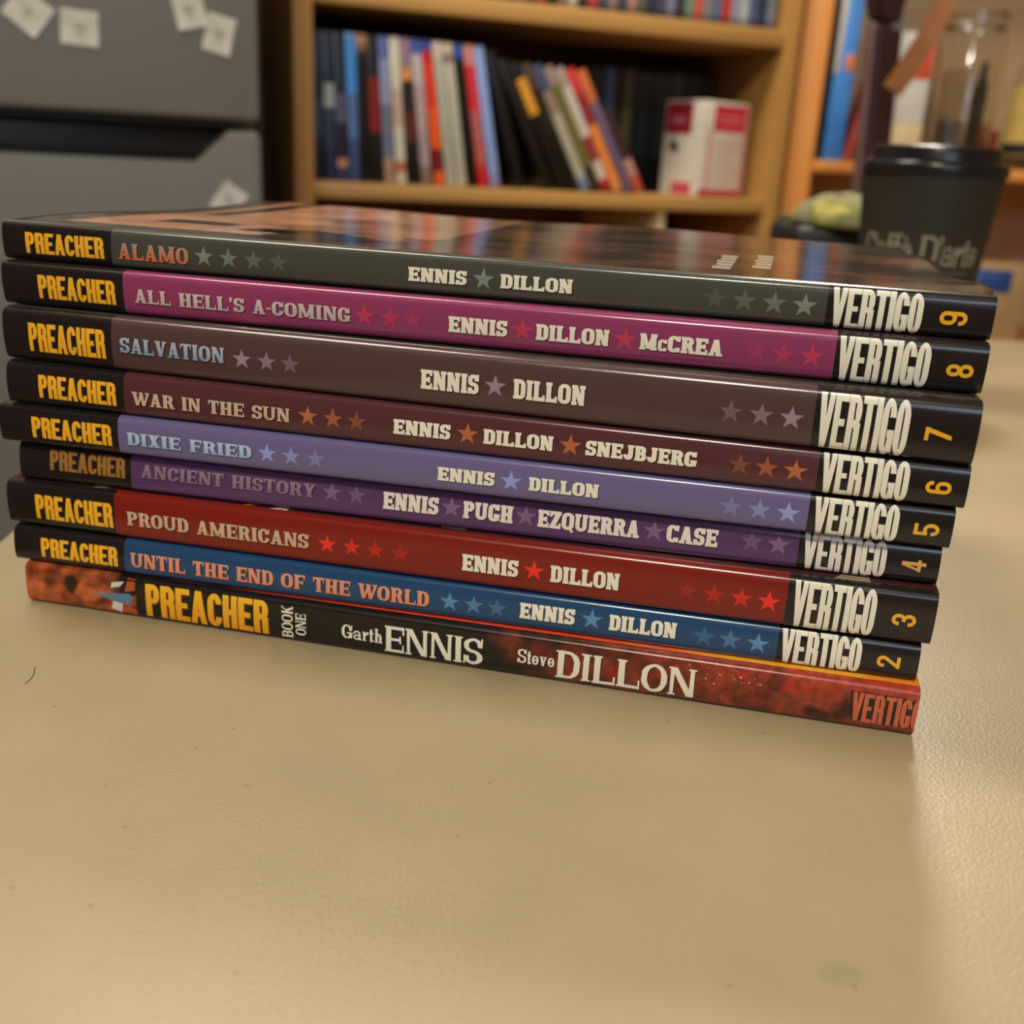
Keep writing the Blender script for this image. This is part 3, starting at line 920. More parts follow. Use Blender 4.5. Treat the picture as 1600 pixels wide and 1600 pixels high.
# ------------------------------------------------------------------ green cap on a small black case
case_ = box_obj('storage_case', (-.055, .05, -.04, .05, 0, .097), pbr('black_case', (24, 25, 27), .5, noise_amt=.1), None, bev=.006, seg=3)
case_.location = (0.278, 0.615, 0.0); case_.rotation_euler = (0, 0, .2)
tag(case_, 'small black case on the table behind the stack, under the green cap', 'case')
capm = bpy.data.materials.new('green_patterned_cloth'); capm.use_nodes = True
nt = capm.node_tree; bs = nt.nodes['Principled BSDF']; bs.inputs['Roughness'].default_value = .9
tc = nt.nodes.new('ShaderNodeTexCoord'); n = nt.nodes.new('ShaderNodeTexNoise'); n.inputs['Scale'].default_value = 38; n.inputs['Detail'].default_value = 3
nt.links.new(tc.outputs['Object'], n.inputs['Vector'])
rp = nt.nodes.new('ShaderNodeValToRGB'); rp.color_ramp.interpolation = 'EASE'
for k_, (p_, c_) in enumerate(((.34, (70, 66, 52)), (.46, (132, 122, 98)), (.56, (104, 112, 60)), (.68, (164, 154, 78)))):
    el = rp.color_ramp.elements[k_] if k_ < 2 else rp.color_ramp.elements.new(p_)
    el.position = p_; el.color = (*lin(c_), 1)
nt.links.new(n.outputs[0], rp.inputs[0]); nt.links.new(rp.outputs[0], bs.inputs['Base Color'])
cp = empty('baseball_cap', (0.281, 0.612, 0.0972), (0, 0, -1.5))
tag(cp, 'crumpled green and yellow patterned cloth cap lying on the black case', 'cap')
bm = bmesh.new()
lathe(bm, [(.052, 0), (.053, .004), (.051, .009), (.045, .015), (.034, .020), (.02, .0225), (.006, .0235), (0, .0236)], 40, cap0=True, cap1=False)
for v in bm.verts:
    v.co += Vector((nz(v.co.x * 40, v.co.y * 40, 3), nz(v.co.x * 40, v.co.y * 40, 8), nz(v.co.x * 50, v.co.y * 50, v.co.z * 30) * 1.2)) * .004 * min(1, v.co.z * 60)
from_bm('crown', bm, capm, cp, smooth=3.1)
bm = bmesh.new()
prev = None
for k_ in range(17):
    an = pi + (k_ / 16 - .5) * 1.9
    ring = [bm.verts.new((rr * math.cos(an) - .0, rr * math.sin(an) * .95, .003 - .012 * ((rr - .05) / .05) ** 2 * abs(math.sin((an - pi) * 1.2)) + dz)) for rr, dz in ((.051, 0), (.07, .001), (.051 + .04 * math.cos((an - pi) * .8), 0), (.07, .0035), (.051, .003))]
    if prev:
        for j in range(5): bm.faces.new((prev[j], ring[j], ring[(j + 1) % 5], prev[(j + 1) % 5]))
    else: bm.faces.new(ring)
    prev = ring
bm.faces.new(prev[::-1])
from_bm('brim', bm, capm, cp, smooth=.9)

# ------------------------------------------------------------------ refrigerator
steel = pbr('grey_steel_front', (124, 123, 120), 0.42, metal=.15, noise_amt=.05, noise_scale=6, bump=.05, bump_scale=500)
gasket = pbr('black_recess', (14, 15, 18), 0.4, noise_amt=.1)
fr = empty('refrigerator', room(-.4215, .84, FLOOR), (0, 0, A))
tag(fr, 'dark grey two-door refrigerator with paper squares on it, left of the bookcase', 'refrigerator')
zf = lambda z: z - FLOOR
box_obj('cabinet', (.0, .6, .062, .62, .03, zf(.72)), pbr('fridge_side', (60, 60, 60), .5, noise_amt=.05), fr, bev=.008)
box_obj('freezer_door', (0, .6, 0, .056, zf(.155), zf(.72)), steel, fr, bev=.006, seg=3)


def lower_door():
    pts = [(0, .06), (.6, .06), (.6, zf(.1465)), (.5645, zf(.1447)), (.5365, zf(.110)), (.0635, zf(.110)), (.0355, zf(.1447)), (0, zf(.1465))]
    bm = bmesh.new()
    f = [bm.verts.new((p, 0, q)) for p, q in pts]; g = [bm.verts.new((p, .056, q)) for p, q in pts]
    bm.faces.new(f); bm.faces.new(g[::-1])
    for k_ in range(8): bm.faces.new((f[k_], g[k_], g[(k_ + 1) % 8], f[(k_ + 1) % 8]))
    bmesh.ops.bevel(bm, geom=bm.edges[:], offset=.004, segments=3, affect='EDGES')
    return from_bm('lower_door', bm, steel, fr, smooth=.6)


lower_door()
box_obj('handle_recess', (.037, .563, .034, .0555, zf(.105), zf(.152)), gasket, fr, bev=.002)
bm = bmesh.new(); box(bm, .02, .58, .012, .05, zf(.1485), zf(.1535), .001)
from_bm('door_gasket', bm, gasket, fr)
for fx in (.04, .52):
    box_obj('foot', (fx, fx + .04, .1, .14, 0, .031), gasket, fr)

paper_w = pbr('white_paper', (246, 243, 236), .7, noise_amt=.04, noise_scale=60)
TILES = [((-.0318, .2405), .034, .032, -38, 'white paper square tilted like a diamond at the upper left of the refrigerator'),
         ((.0120, .2302), .0335, .031, -3, 'nearly level white paper square on the refrigerator, right of the diamond-tilted one'),
         ((.1135, .2545), .029, .033, 13, 'white paper square on the refrigerator, the higher of the touching pair by its right edge'),
         ((.1408, .2352), .027, .035, -13, 'white paper square on the refrigerator, the lower of the touching pair by its right edge'),
         ((.1443, .0765), .027, .032, -35, 'white paper square on the lower refrigerator door, partly behind the books')]
for k_, ((u, z), wd, hg, ro, lab) in enumerate(TILES):
    bm = bmesh.new()
    n_ = 8
    cl = bm.loops.layers.float_color.new('Col')
    gr = [[bm.verts.new((wd * (a_ / n_ - .5), -.0006 - .0016 * (abs(2 * a_ / n_ - 1) ** 2) * (abs(2 * c_ / n_ - 1)), hg * (c_ / n_ - .5))) for c_ in range(n_ + 1)] for a_ in range(n_ + 1)]
    for a_ in range(n_):
        for c_ in range(n_):
            bm.faces.new((gr[a_][c_], gr[a_ + 1][c_], gr[a_ + 1][c_ + 1], gr[a_][c_ + 1]))
    bmesh.ops.solidify(bm, geom=bm.faces[:], thickness=-.0004)
    o = from_bm('paper_note', bm, paper_w, None, smooth=.8)
    o.matrix_world = Matrix.Translation(room(u, .84 - .0006 - .001 * (k_ in (2,)), z)) @ Matrix.Rotation(A, 4, 'Z') @ Matrix.Rotation(math.radians(-ro), 4, 'Y')
    tag(o, lab, 'note', 'paper squares on the refrigerator')
    pr = decal('printed_mark', [([R(-.005, -.001 + .003 * q, .005 - .002 * (q % 2), .0005 + .003 * q) for q in range(2)] + [R(-.003, -.006, .002, -.0045)], lin((150, 148, 142)), 0)], lambda a_, h_, l_: Vector((a_, -.0016, h_)), [], o)

# ------------------------------------------------------------------ oak bookcase and its cases
oak = pbr('oak_veneer', (186, 140, 78), 0.45, noise_amt=.13, noise_scale=14, stretch=(1, 1, .08))
oak_h = pbr('oak_shelf_edge', (190, 145, 82), 0.45, noise_amt=.12, noise_scale=14, stretch=(.08, 1, 1))
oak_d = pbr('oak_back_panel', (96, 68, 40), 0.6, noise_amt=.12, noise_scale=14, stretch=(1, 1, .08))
BX, BVv = .289, 1.156
BWID = .7215; BD = .315
bc = empty('bookcase', room(BX, BVv, FLOOR), (0, 0, A))
tag(bc, 'tall light oak bookcase full of disc cases, between the refrigerator and the orange wood unit', 'bookcase')
TOPZ = zf(1.08)
box_obj('side_panel', (-.026, 0, 0, BD, 0, TOPZ), oak, bc, bev=.002)
box_obj('side_panel', (BWID, BWID + .026, 0, BD, 0, TOPZ), oak, bc, bev=.002)
box_obj('back_panel', (0.0005, BWID - .0005, BD - .008, BD, .03, TOPZ - .03), oak_d, bc, bev=0)
for zt, tk in ((.09, .022), (.338, .026), (.586, .022), (.834, .022), (-.158, .022), (-.406, .022), (-.64, .022), (1.08, .024)):
    box_obj('shelf_board', (.0003, BWID - .0003, .002, BD - .0085, zf(zt) - tk, zf(zt)), oak_h, bc, bev=.002)
box_obj('divider', (.536, .549, .01, BD - .01, zf(-.158) + .0004, zf(.068) - .0004), pbr('pale_divider', (206, 184, 140), .5, noise_amt=.1), bc, bev=.001)

CASE = printed('disc_case_print', rough=.3, speckle=.12, scale=120)


def disc_case(s, lean, blocks, label, h=.19, t=.0145, d=.135, front=.018, z=.09, name='disc_case', group='disc cases leaning on the oak bookcase', cat='disc case', back=(24, 22, 22)):
    """blocks: list of (upper fraction, colour) from bottom to top on the visible spine"""
    bm = bmesh.new()
    zs = [0.0]
    for f_, c_ in blocks: zs.append(f_)
    bev = .0012
    vs = box(bm, 0, t, 0, d, 0, h, bev, 2)
    for f_ in zs[1:-1]:
        bmesh.ops.bisect_plane(bm, geom=bm.verts[:] + bm.edges[:] + bm.faces[:], plane_co=(0, 0, f_ * h), plane_no=(0, 0, 1))
    bmesh.ops.recalc_face_normals(bm, faces=bm.faces)
    me = bpy.data.meshes.new(name); bm.to_mesh(me); bm.free()

    def fn(c, co, p):
        if p.normal.y < -.3 or abs(p.normal.x) > .5:
            k = c.z / h
            for f_, cc_ in blocks:
                if k <= f_ + 1e-4:
                    return lin(cc_) if p.normal.y < -.3 else mix(lin(cc_), lin(back), .55)
        return lin(back)
    colour_corners(me, fn)
    o = link(name, me, CASE, None, smooth=.6)
    rt = math.radians(lean)
    o.location = room(BX + s, BVv + front, z + .0003)
    o.rotation_euler = (0, -rt, A)
    tag(o, label, cat, group)
    return o


def rect(s, lean, t, h):
    a_ = math.radians(lean); c_, s_ = math.cos(a_), math.sin(a_)
    return [(s + x * c_ - y * s_, x * s_ + y * c_) for x, y in ((0, 0), (t, 0), (t, h), (0, h))]


def hit(p, q):
    for poly in (p, q):
        for k in range(4):
            ex, ey = poly[(k + 1) % 4][0] - poly[k][0], poly[(k + 1) % 4][1] - poly[k][1]
            nx, ny = -ey, ex
            a_ = [nx * x + ny * y for x, y in p]; b_ = [nx * x + ny * y for x, y in q]
            if max(a_) <= min(b_) + 1e-7 or max(b_) <= min(a_) + 1e-7: return False
    return True


NV = (34, 46, 74); WH = (196, 192, 176); RD = (176, 44, 34); KB = (26, 24, 24)
ROW = [
 (.0008, 0, [(.3, (28, 36, 62)), (.55, (50, 66, 88)), (.72, (30, 40, 62)), (1, (38, 50, 70))], 'navy disc case standing against the left side of the oak bookcase'),
 (.016, 1.2, [(.25, (36, 48, 84)), (.5, (44, 60, 88)), (.66, (150, 158, 160)), (1, (30, 40, 62))], 'navy disc case with a pale patch, second from the left side of the oak bookcase'),
 (.0315, 1.8, [(.1, (60, 56, 90)), (.16, (176, 130, 112)), (.4, (30, 30, 48)), (.6, (86, 82, 112)), (1, (24, 30, 50))], 'dark disc case with a small pink mark low down, left of the bright blue case'),
 (.047, 2.4, [(.3, (64, 84, 130)), (.6, (84, 116, 168)), (.97, (70, 146, 226)), (1, (120, 170, 220))], 'bright blue disc case in the left part of the middle bookcase shelf'),
 (.0625, 2.8, [(.88, KB), (.93, (120, 84, 60)), (1, (170, 130, 96))], 'black disc case with a tan top, right of the bright blue case'),
 (.078, 3.2, [(.35, KB), (.72, (136, 28, 26)), (1, (28, 24, 26))], 'black disc case with a dark red middle, left of the cream white pair'),
 (.0935, 3.8, [(.18, (170, 140, 120)), (.55, (110, 116, 140)), (.85, (146, 152, 190)), (1, (90, 104, 170))], 'grey-blue disc case with a blue top touching the cream white case'),
 (.109, 4.4, [(.08, (206, 196, 176)), (.16, (180, 110, 80)), (.4, (206, 204, 190)), (.65, (196, 170, 150)), (1, (206, 204, 186))], 'cream white disc case with brownish marks, left of the dark cases'),
 (.1245, 5.4, [(.3, KB), (.5, (92, 44, 40)), (.72, (40, 34, 34)), (.8, (222, 150, 80)), (1, (150, 120, 140))], 'dark disc case with an orange mark near its top, right of the cream white case'),
 (.140, 6.6, [(.14, (140, 120, 106)), (.4, (170, 150, 160)), (.7, (186, 160, 164)), (.9, (196, 186, 190)), (1, (70, 90, 170))], 'pinkish white disc case with a blue top, left of the orange-red case'),
 (.156, 8.0, [(.1, (236, 104, 50)), (.26, (120, 20, 22)), (.55, (240, 92, 28)), (.85, (226, 60, 36)), (.93, (200, 40, 36)), (1, (58, 76, 150))], 'orange-red disc case in the left half of the middle bookcase shelf'),
 (.1725, 8.4, [(.9, (186, 186, 172)), (1, (206, 190, 180))], 'plain pale grey disc case, left one of the pale pair beside the orange-red case'),
 (.1885, 8.8, [(.86, (196, 192, 178)), (.93, (150, 120, 116)), (1, (200, 190, 178))], 'plain pale grey disc case, right one of the pale pair beside the orange-red case'),
 (.2045, 9.2, [(.9, KB), (1, (50, 80, 156))], 'black disc case with a blue top, left of the crimson case'),
 (.2205, 9.8, [(.16, (206, 40, 40)), (.55, (190, 96, 90)), (.86, (216, 50, 58)), (1, (206, 130, 120))], 'crimson disc case left of the light violet-blue case'),
 (.237, 10.6, [(.1, (150, 140, 190)), (1, (136, 158, 214))], 'light violet-blue disc case at the end of the upright group on the bookcase'),
 (.300, 17, [(1, KB)], 'plain black disc case leaning alone in the dark gap of the bookcase shelf'),
 (.347, 26, [(1, (28, 24, 22))], 'black disc case leaning just left of the one with the amber stripe'),
 (.365, 28, [(.6, KB), (.88, (222, 158, 58)), (1, KB)], 'black disc case with an amber stripe in the steeply leaning group'),
 (.383, 28.3, [(.5, (30, 26, 24)), (.8, (44, 36, 30)), (1, (80, 60, 56))], 'blackish brown disc case between the amber striped and the grey leaning cases'),
 (.401, 28.6, [(.1, (120, 140, 170)), (.62, (176, 172, 150)), (.8, (150, 130, 110)), (1, (66, 80, 110))], 'pale grey disc case leaning steeply in the right half of the shelf'),
 (.4185, 28.9, [(.2, (60, 50, 36)), (.85, (112, 106, 56)), (1, (150, 130, 120))], 'olive green disc case leaning steeply next to the pale grey one'),
 (.436, 29.2, [(.1, (176, 40, 60)), (.25, (206, 196, 180)), (.45, (150, 60, 60)), (.85, (206, 196, 186)), (1, (170, 150, 140))], 'white disc case with red marks leaning steeply beside the olive one'),
 (.4535, 29.5, [(.1, (230, 150, 90)), (.55, (236, 140, 60)), (.8, (150, 50, 50)), (1, (206, 60, 60))], 'orange disc case with a red top in the steeply leaning group'),
 (.471, 29.8, [(.75, (118, 100, 130)), (1, (206, 110, 70))], 'greyish purple disc case in the steeply leaning group'),
 (.489, 30.2, [(.2, (200, 90, 60)), (.4, (190, 140, 130)), (1, (60, 40, 40))], 'dark brown disc case with a pink and orange foot, last of the leaning group'),
]
prevr = None
for s, lean, bl, lab in ROW:
    hgt = .19
    if lab.startswith('dark brown'): hgt = .135
    while prevr is not None and hit(prevr, rect(s, lean, .0147, hgt)): s += .0004
    prevr = rect(s, lean, .0147, hgt)
    disc_case(s, lean, bl, lab, h=hgt, d=.125)
# second row standing behind, against the back of the shelf
BACKROW = [((40, 34, 40), 'dusky violet'), ((30, 34, 36), 'charcoal'), ((84, 108, 170), 'blue'), ((36, 38, 36), 'slate black'), ((96, 92, 60), 'olive'), ((30, 36, 34), 'black green'), ((36, 48, 54), 'dark teal'), ((28, 32, 34), 'black'),
           ((44, 52, 48), 'grey green'), ((40, 46, 60), 'dark blue-grey'), ((70, 84, 76), 'sage green'), ((34, 36, 42), 'ink black'), ((40, 50, 56), 'deep slate'), ((30, 34, 38), 'coal'), ((46, 44, 52), 'dark plum')]
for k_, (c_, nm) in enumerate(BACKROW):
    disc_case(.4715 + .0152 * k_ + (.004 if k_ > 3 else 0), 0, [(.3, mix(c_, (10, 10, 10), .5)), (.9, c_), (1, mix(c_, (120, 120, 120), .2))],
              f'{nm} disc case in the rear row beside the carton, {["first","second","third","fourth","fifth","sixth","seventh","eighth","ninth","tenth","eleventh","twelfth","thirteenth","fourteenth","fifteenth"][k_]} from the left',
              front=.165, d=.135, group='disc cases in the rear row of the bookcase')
# upper shelf: only the feet of the cases show
UP = [(34, 36, 44), (120, 110, 100), (44, 50, 70), (196, 60, 54), (30, 30, 30), (150, 130, 110), (210, 206, 180), (60, 52, 50), (196, 70, 80), (84, 80, 90), (140, 124, 120), (70, 70, 84), (170, 130, 120), (96, 96, 84),
      (50, 56, 76), (70, 72, 96), (120, 126, 150), (60, 56, 60), (110, 140, 120), (200, 90, 80), (130, 130, 130), (96, 110, 150), (190, 60, 44), (150, 150, 170), (176, 186, 196), (84, 96, 140), (50, 60, 90), (120, 130, 150)]
UN = ['slate', 'taupe', 'navy', 'scarlet', 'black', 'beige brown', 'cream', 'brown black', 'rose red', 'dull violet', 'mushroom', 'blue grey', 'dusty pink', 'khaki grey', 'dark navy', 'indigo grey', 'pale blue-grey', 'charcoal brown', 'sea green',
      'brick pink', 'mid grey', 'steel blue', 'vermilion', 'lilac grey', 'ice blue', 'denim blue', 'midnight blue', 'cool grey']
ORD = ['last', 'second', 'third', 'fourth', 'fifth', 'sixth', 'seventh', 'eighth', 'ninth', 'tenth', 'eleventh', 'twelfth', 'thirteenth', 'fourteenth', 'fifteenth', 'sixteenth', 'seventeenth', 'eighteenth', 'nineteenth', 'twentieth',
       'twenty-first', 'twenty-second', 'twenty-third', 'twenty-fourth', 'twenty-fifth', 'twenty-sixth', 'twenty-seventh', 'twenty-eighth']
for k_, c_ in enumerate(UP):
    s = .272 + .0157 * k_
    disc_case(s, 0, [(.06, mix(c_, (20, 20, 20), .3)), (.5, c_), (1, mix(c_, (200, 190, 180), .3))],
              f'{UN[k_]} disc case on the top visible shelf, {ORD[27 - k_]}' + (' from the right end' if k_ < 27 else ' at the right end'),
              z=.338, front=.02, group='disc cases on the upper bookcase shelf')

# white and red carton on the middle shelf
pk = empty('carton', room(BX + .602, BVv + .012, .0903), (0, 0, A + math.radians(17)))
tag(pk, 'white and red cardboard carton at the right end of the middle bookcase shelf', 'carton')
cbm = bmesh.new(); box(cbm, 0, .102, 0, .085, 0, .142, .0015, 2)
for zc in (.012, .1, .104): bmesh.ops.bisect_plane(cbm, geom=cbm.verts[:] + cbm.edges[:] + cbm.faces[:], plane_co=(0, 0, zc), plane_no=(0, 0, 1))
bmesh.ops.recalc_face_normals(cbm, faces=cbm.faces)
me = bpy.data.meshes.new('carton_body'); cbm.to_mesh(me); cbm.free()
colour_corners(me, lambda c, co, p: lin((190, 66, 84)) if (c.z < .012) and p.normal.y < -.5 else lin((216, 208, 196)))
carton_m = printed('carton_print', rough=.45, speckle=.05, scale=60)
cb = link('carton_body', me, carton_m, pk, smooth=.6)
PF = [R(.022, .098, .094, .137)]
PW = [R(.03, .078 - .014 * q, .088 - .008 * (q % 3), .081 - .014 * q) for q in range(5)]
PP = [R(.014, .01, .02, .1), R(.094, .004, .099, .137)]
decal('front_print', [(PF, lin((206, 44, 76)), 2e-4), (PP, lin((214, 120, 130)), 2e-4), (PW, lin((206, 160, 156)), 2e-4), ([R(.03, .118, .085, .121), R(.034, .110, .08, .112)], lin((236, 140, 140)), 4e-4)], lambda a_, h_, l_: Vector((a_, -l_, h_)), [], cb)
PS = [R(.03, .092, .098, .139)]
PB = [[(.06, .062), (.085, .07), (.08, .084), (.062, .078)]]
for nm_, ly_ in (('side_panel_print', [(PS, lin((156, 36, 58)), 2e-4), ([R(.05, .108, .08, .118)], lin((200, 120, 130)), 4e-4)]), ('dark_print', [(PB, lin((50, 44, 46)), 2e-4)]), ('foot_print', [([R(.02, .002, .07, .02)], lin((200, 80, 90)), 2e-4)])):
    decal(nm_, ly_, lambda a_, h_, l_: Vector((-l_, a_ * .84, h_)), [], cb)

# ------------------------------------------------------------------ orange wood unit on the right
pine = pbr('honey_pine', (222, 148, 74), 0.4, noise_amt=.12, noise_scale=12, stretch=(1, 1, .08))
pine_h = pbr('honey_pine_board', (222, 148, 72), 0.4, noise_amt=.12, noise_scale=12, stretch=(.08, 1, 1))
pine_b = pbr('unit_back_panel', (196, 170, 132), 0.6, noise_amt=.08, noise_scale=12)
un = empty('shelf_unit', side(.336, 1.545, FLOOR), (0, 0, B))
tag(un, 'honey orange pine shelf unit in the right background behind the coffee cup', 'shelf unit')
UW, UD = .80, .27
box_obj('side_panel', (0, .042, 0, UD, 0, zf(1.0)), pine, un, bev=.003)
box_obj('side_panel', (UW - .042, UW, 0, UD, 0, zf(1.0)), pine, un, bev=.003)
box_obj('back_panel', (.0425, UW - .0425, UD - .01, UD, .03, zf(.99)), pine_b, un, bev=0)
for zt in (.155, -.118, -.4, -.66, .6, 1.0):
    box_obj('shelf_board', (.0423, UW - .0423, .001, UD - .0105, zf(zt) - .018, zf(zt)), pine_h, un, bev=.002)


def on_unit(name, dims, loc, rot, mat, label, cat, bev=.002, group=None):
    o = box_obj(name, dims, mat, None, bev=bev)
    o.location = side(*loc); o.rotation_euler = rot
    tag(o, label, cat, group); return o


SZ = .1553
blue = empty('hardcover_book', side(.392, 1.56, SZ), (0, 0, B))
tag(blue, 'thick bright blue book standing at the left end of the orange unit shelf', 'book')
box_obj('cover', (0, .031, 0, .15, 0, .26), pbr('blue_cover', (66, 134, 218), .35, noise_amt=.12, noise_scale=30), blue, bev=.002)
box_obj('spine_label', (-.0003, .008, -.0008, .02, .13, .255), pbr('pale_label', (196, 190, 178), .4, noise_amt=.1), blue, bev=.0003)
bm = bmesh.new(); r_ = bmesh.ops.create_uvsphere(bm, u_segments=20, v_segments=10, radius=1.0)
for v in bm.verts: v.co = Vector((.023 + v.co.x * .008, -.0002 + v.co.y * .0009, .145 + v.co.z * .014))
from_bm('cover_picture', bm, pbr('orange_print', (206, 116, 70), .4, noise_amt=.3, noise_scale=80), blue, smooth=3.1)
o = on_unit('thin_book', (0, .011, 0, .13, 0, .135), (.4245, 1.565, SZ + .0029), (0, math.radians(13), B), pbr('coral_cover', (196, 84, 76), .4, noise_amt=.1), 'thin coral red book leaning right, beside the thick blue book on the unit', 'book')
on_unit('dark_book', (0, .015, 0, .15, 0, .225), (.4700, 1.57, SZ), (0, 0, B), pbr('slate_cover', (70, 74, 88), .4, noise_amt=.2, noise_scale=30), 'slate grey book standing behind the upright dark guitar neck', 'book')
on_unit('beige_box', (0, .058, 0, .1, 0, .062), (.4875, 1.59, SZ), (0, 0, B), pbr('beige_card', (206, 186, 148), .6, noise_amt=.06), 'low beige box on the orange unit shelf, under the white and red box', 'box')
wb = empty('white_box', side(.4885, 1.593, SZ + .0623), (0, 0, B))
tag(wb, 'white box with a red corner resting on the low beige box of the unit', 'box')
box_obj('box_body', (0, .0565, 0, .08, 0, .135), pbr('white_card', (214, 212, 204), .5, noise_amt=.05), wb, bev=.002)
box_obj('red_panel', (.018, .0570, -.0008, .03, .066, .12), pbr('red_card', (216, 84, 60), .5, noise_amt=.15), wb, bev=.0003)
# glass jar
glass = bpy.data.materials.new('clear_glass'); glass.use_nodes = True
gb = glass.node_tree.nodes['Principled BSDF']; gb.inputs['Transmission Weight'].default_value = 1.0; gb.inputs['Roughness'].default_value = .02; gb.inputs['IOR'].default_value = 1.45
gb.inputs['Base Color'].default_value = (.97, .97, .95, 1)
chrome = pbr('bright_metal', (190, 186, 178), .2, metal=1.0, noise_amt=.05)
jar = empty('glass_jar', side(.602, 1.60, SZ))
tag(jar, 'tall clear glass jar with a clear lid on the unit, above the cup', 'jar')
bm = bmesh.new()
lathe(bm, [(0, .0), (.044, 0), (.049, .004), (.05, .02), (.05, .19), (.044, .203), (.043, .216), (.0405, .216), (.0415, .202), (.0475, .188), (.0475, .02), (.045, .009), (0, .008)], 56, cap0=False, cap1=False)
bmesh.ops.remove_doubles(bm, verts=bm.verts, dist=1e-6)
from_bm('jar_body', bm, glass, jar, smooth=.9)
bm = bmesh.new(); lathe(bm, [(.0455, .205), (.047, .206), (.047, .226), (.045, .2285), (.0, .2285)], 48, cap0=False, cap1=False)
bmesh.ops.remove_doubles(bm, verts=bm.verts, dist=1e-6)
from_bm('jar_lid', bm, glass, jar, smooth=.6)


def cyl(name, prof, loc, mat, label, cat):
    bm = bmesh.new(); lathe(bm, prof, 40, cap0=True, cap1=True)
    o = from_bm(name, bm, mat, None, smooth=.6); o.location = side(*loc); tag(o, label, cat); return o


cyl('tin_can', [(.019, 0), (.02, .002), (.02, .068), (.0195, .07), (.018, .069)], (.606, 1.69, SZ), pbr('grey_blue_tin', (150, 152, 160), .35, metal=.3, noise_amt=.15), 'grey-blue tin seen through the glass jar', 'tin')
cyl('dark_bottle', [(.013, 0), (.014, .003), (.014, .12), (.007, .14), (.006, .165)], (.652, 1.695, SZ), pbr('dark_glass', (40, 38, 36), .2, noise_amt=.1), 'slim dark bottle standing behind the right edge of the glass jar', 'bottle')
on_unit('brown_box', (0, .03, 0, .06, 0, .062), (.655, 1.67, SZ), (0, 0, B), pbr('rust_card', (150, 62, 36), .5, noise_amt=.15), 'small rust brown box between the glass jar and the labelled bottle', 'box')

bt = empty('glass_bottle', side(.712, 1.585, SZ))
tag(bt, 'glass bottle with a yellow label and silver cap at the right edge', 'bottle')
bm = bmesh.new()
lathe(bm, [(0, 0), (.036, 0), (.040, .004), (.040, .13), (.036, .15), (.02, .168), (.0145, .178), (.014, .2), (.0115, .2), (.0115, .178), (.017, .166), (.033, .148), (.0375, .13), (.0375, .01), (0, .008)], 48, cap0=False, cap1=False)
bmesh.ops.remove_doubles(bm, verts=bm.verts, dist=1e-6)
from_bm('bottle_body', bm, glass, bt, smooth=.9)
bm = bmesh.new(); lathe(bm, [(.0403, .02), (.0406, .02), (.0406, .122), (.0403, .122)], 48, cap0=False, cap1=False)
lb = from_bm('bottle_label', bm, pbr('yellow_label', (196, 168, 92), .5, noise_amt=.12, noise_scale=60), bt, smooth=.9)
bm = bmesh.new(); lathe(bm, [(.0409, .022), (.0411, .022), (.0411, .04), (.0409, .04)], 48, cap0=False, cap1=False)
from_bm('label_band', bm, pbr('black_band', (34, 32, 30), .5, noise_amt=.1), lb, smooth=.9)
bm = bmesh.new(); lathe(bm, [(0.0, .186), (.0155, .186), (.0158, .188), (.0158, .209), (.0145, .2115), (0, .212)], 40, cap0=False, cap1=False)
bmesh.ops.remove_doubles(bm, verts=bm.verts, dist=1e-6)
from_bm('bottle_cap', bm, chrome, bt, smooth=.6)

# lower compartment of the unit
lc = empty('cardboard_box', side(.655, 1.565, -.1177), (0, 0, B))
tag(lc, 'tan cardboard box with a blue label in the lower right compartment of the unit', 'box')
box_obj('box_body', (0, .09, 0, .15, 0, .128), pbr('tan_card', (172, 142, 98), .6, noise_amt=.08), lc, bev=.002)
box_obj('blue_label', (.012, .066, -.0008, .02, .082, .118), pbr('blue_print', (44, 72, 138), .4, noise_amt=.25, noise_scale=60), lc, bev=.0003)

# ------------------------------------------------------------------ dark guitar standing behind the table
gmat = pbr('dark_cherry_wood', (62, 32, 36), .3, noise_amt=.2, noise_scale=30, stretch=(1, 1, .1))
gfb = pbr('dark_fretboard', (58, 40, 48), .4, noise_amt=.1)
gneck = pbr('mauve_brown_neck', (104, 78, 74), .35, noise_amt=.1)
gt = empty('guitar', (0.3705 - .050, 1.046 + .03, FLOOR), (0, math.radians(-3.1), 0))
tag(gt, 'dark wooden guitar standing upright behind the table, its neck left of the cup', 'guitar')
GR = Matrix.Rotation(math.radians(56), 4, 'Z')


def gobj(name, bm, mat, par, smooth=.6):
    bmesh.ops.transform(bm, matrix=GR, verts=bm.verts)
    return from_bm(name, bm, mat, par, smooth)


bm = bmesh.new()
out = []
for k_ in range(48):
    a_ = 2 * pi * k_ / 48
    zc = .24 - .24 * math.cos(a_)
    wv = math.sin(a_)
    rad = .185 * (1 - .12 * math.cos(a_ + pi)) if False else None
    f_ = zc / .48
    half = .178 * math.sqrt(max(0, 1 - ((f_ - .30) / .31) ** 2)) if f_ < .55 else 0
    half2 = .128 * math.sqrt(max(0, 1 - ((f_ - .76) / .24) ** 2)) if f_ > .5 else 0
    half = max(half, half2, .105 if .2 < f_ < .85 else 0)
    out.append((half * (1 if wv > 0 else -1) if abs(wv) > 1e-6 else 0, zc))
f0 = [bm.verts.new((x, -.045, z)) for x, z in out]; f1 = [bm.verts.new((x, .045, z)) for x, z in out]
bm.faces.new(f0); bm.faces.new(f1[::-1])
for k_ in range(48): bm.faces.new((f0[k_], f1[k_], f1[(k_ + 1) % 48], f0[(k_ + 1) % 48]))
gobj('guitar_body', bm, gmat, gt)
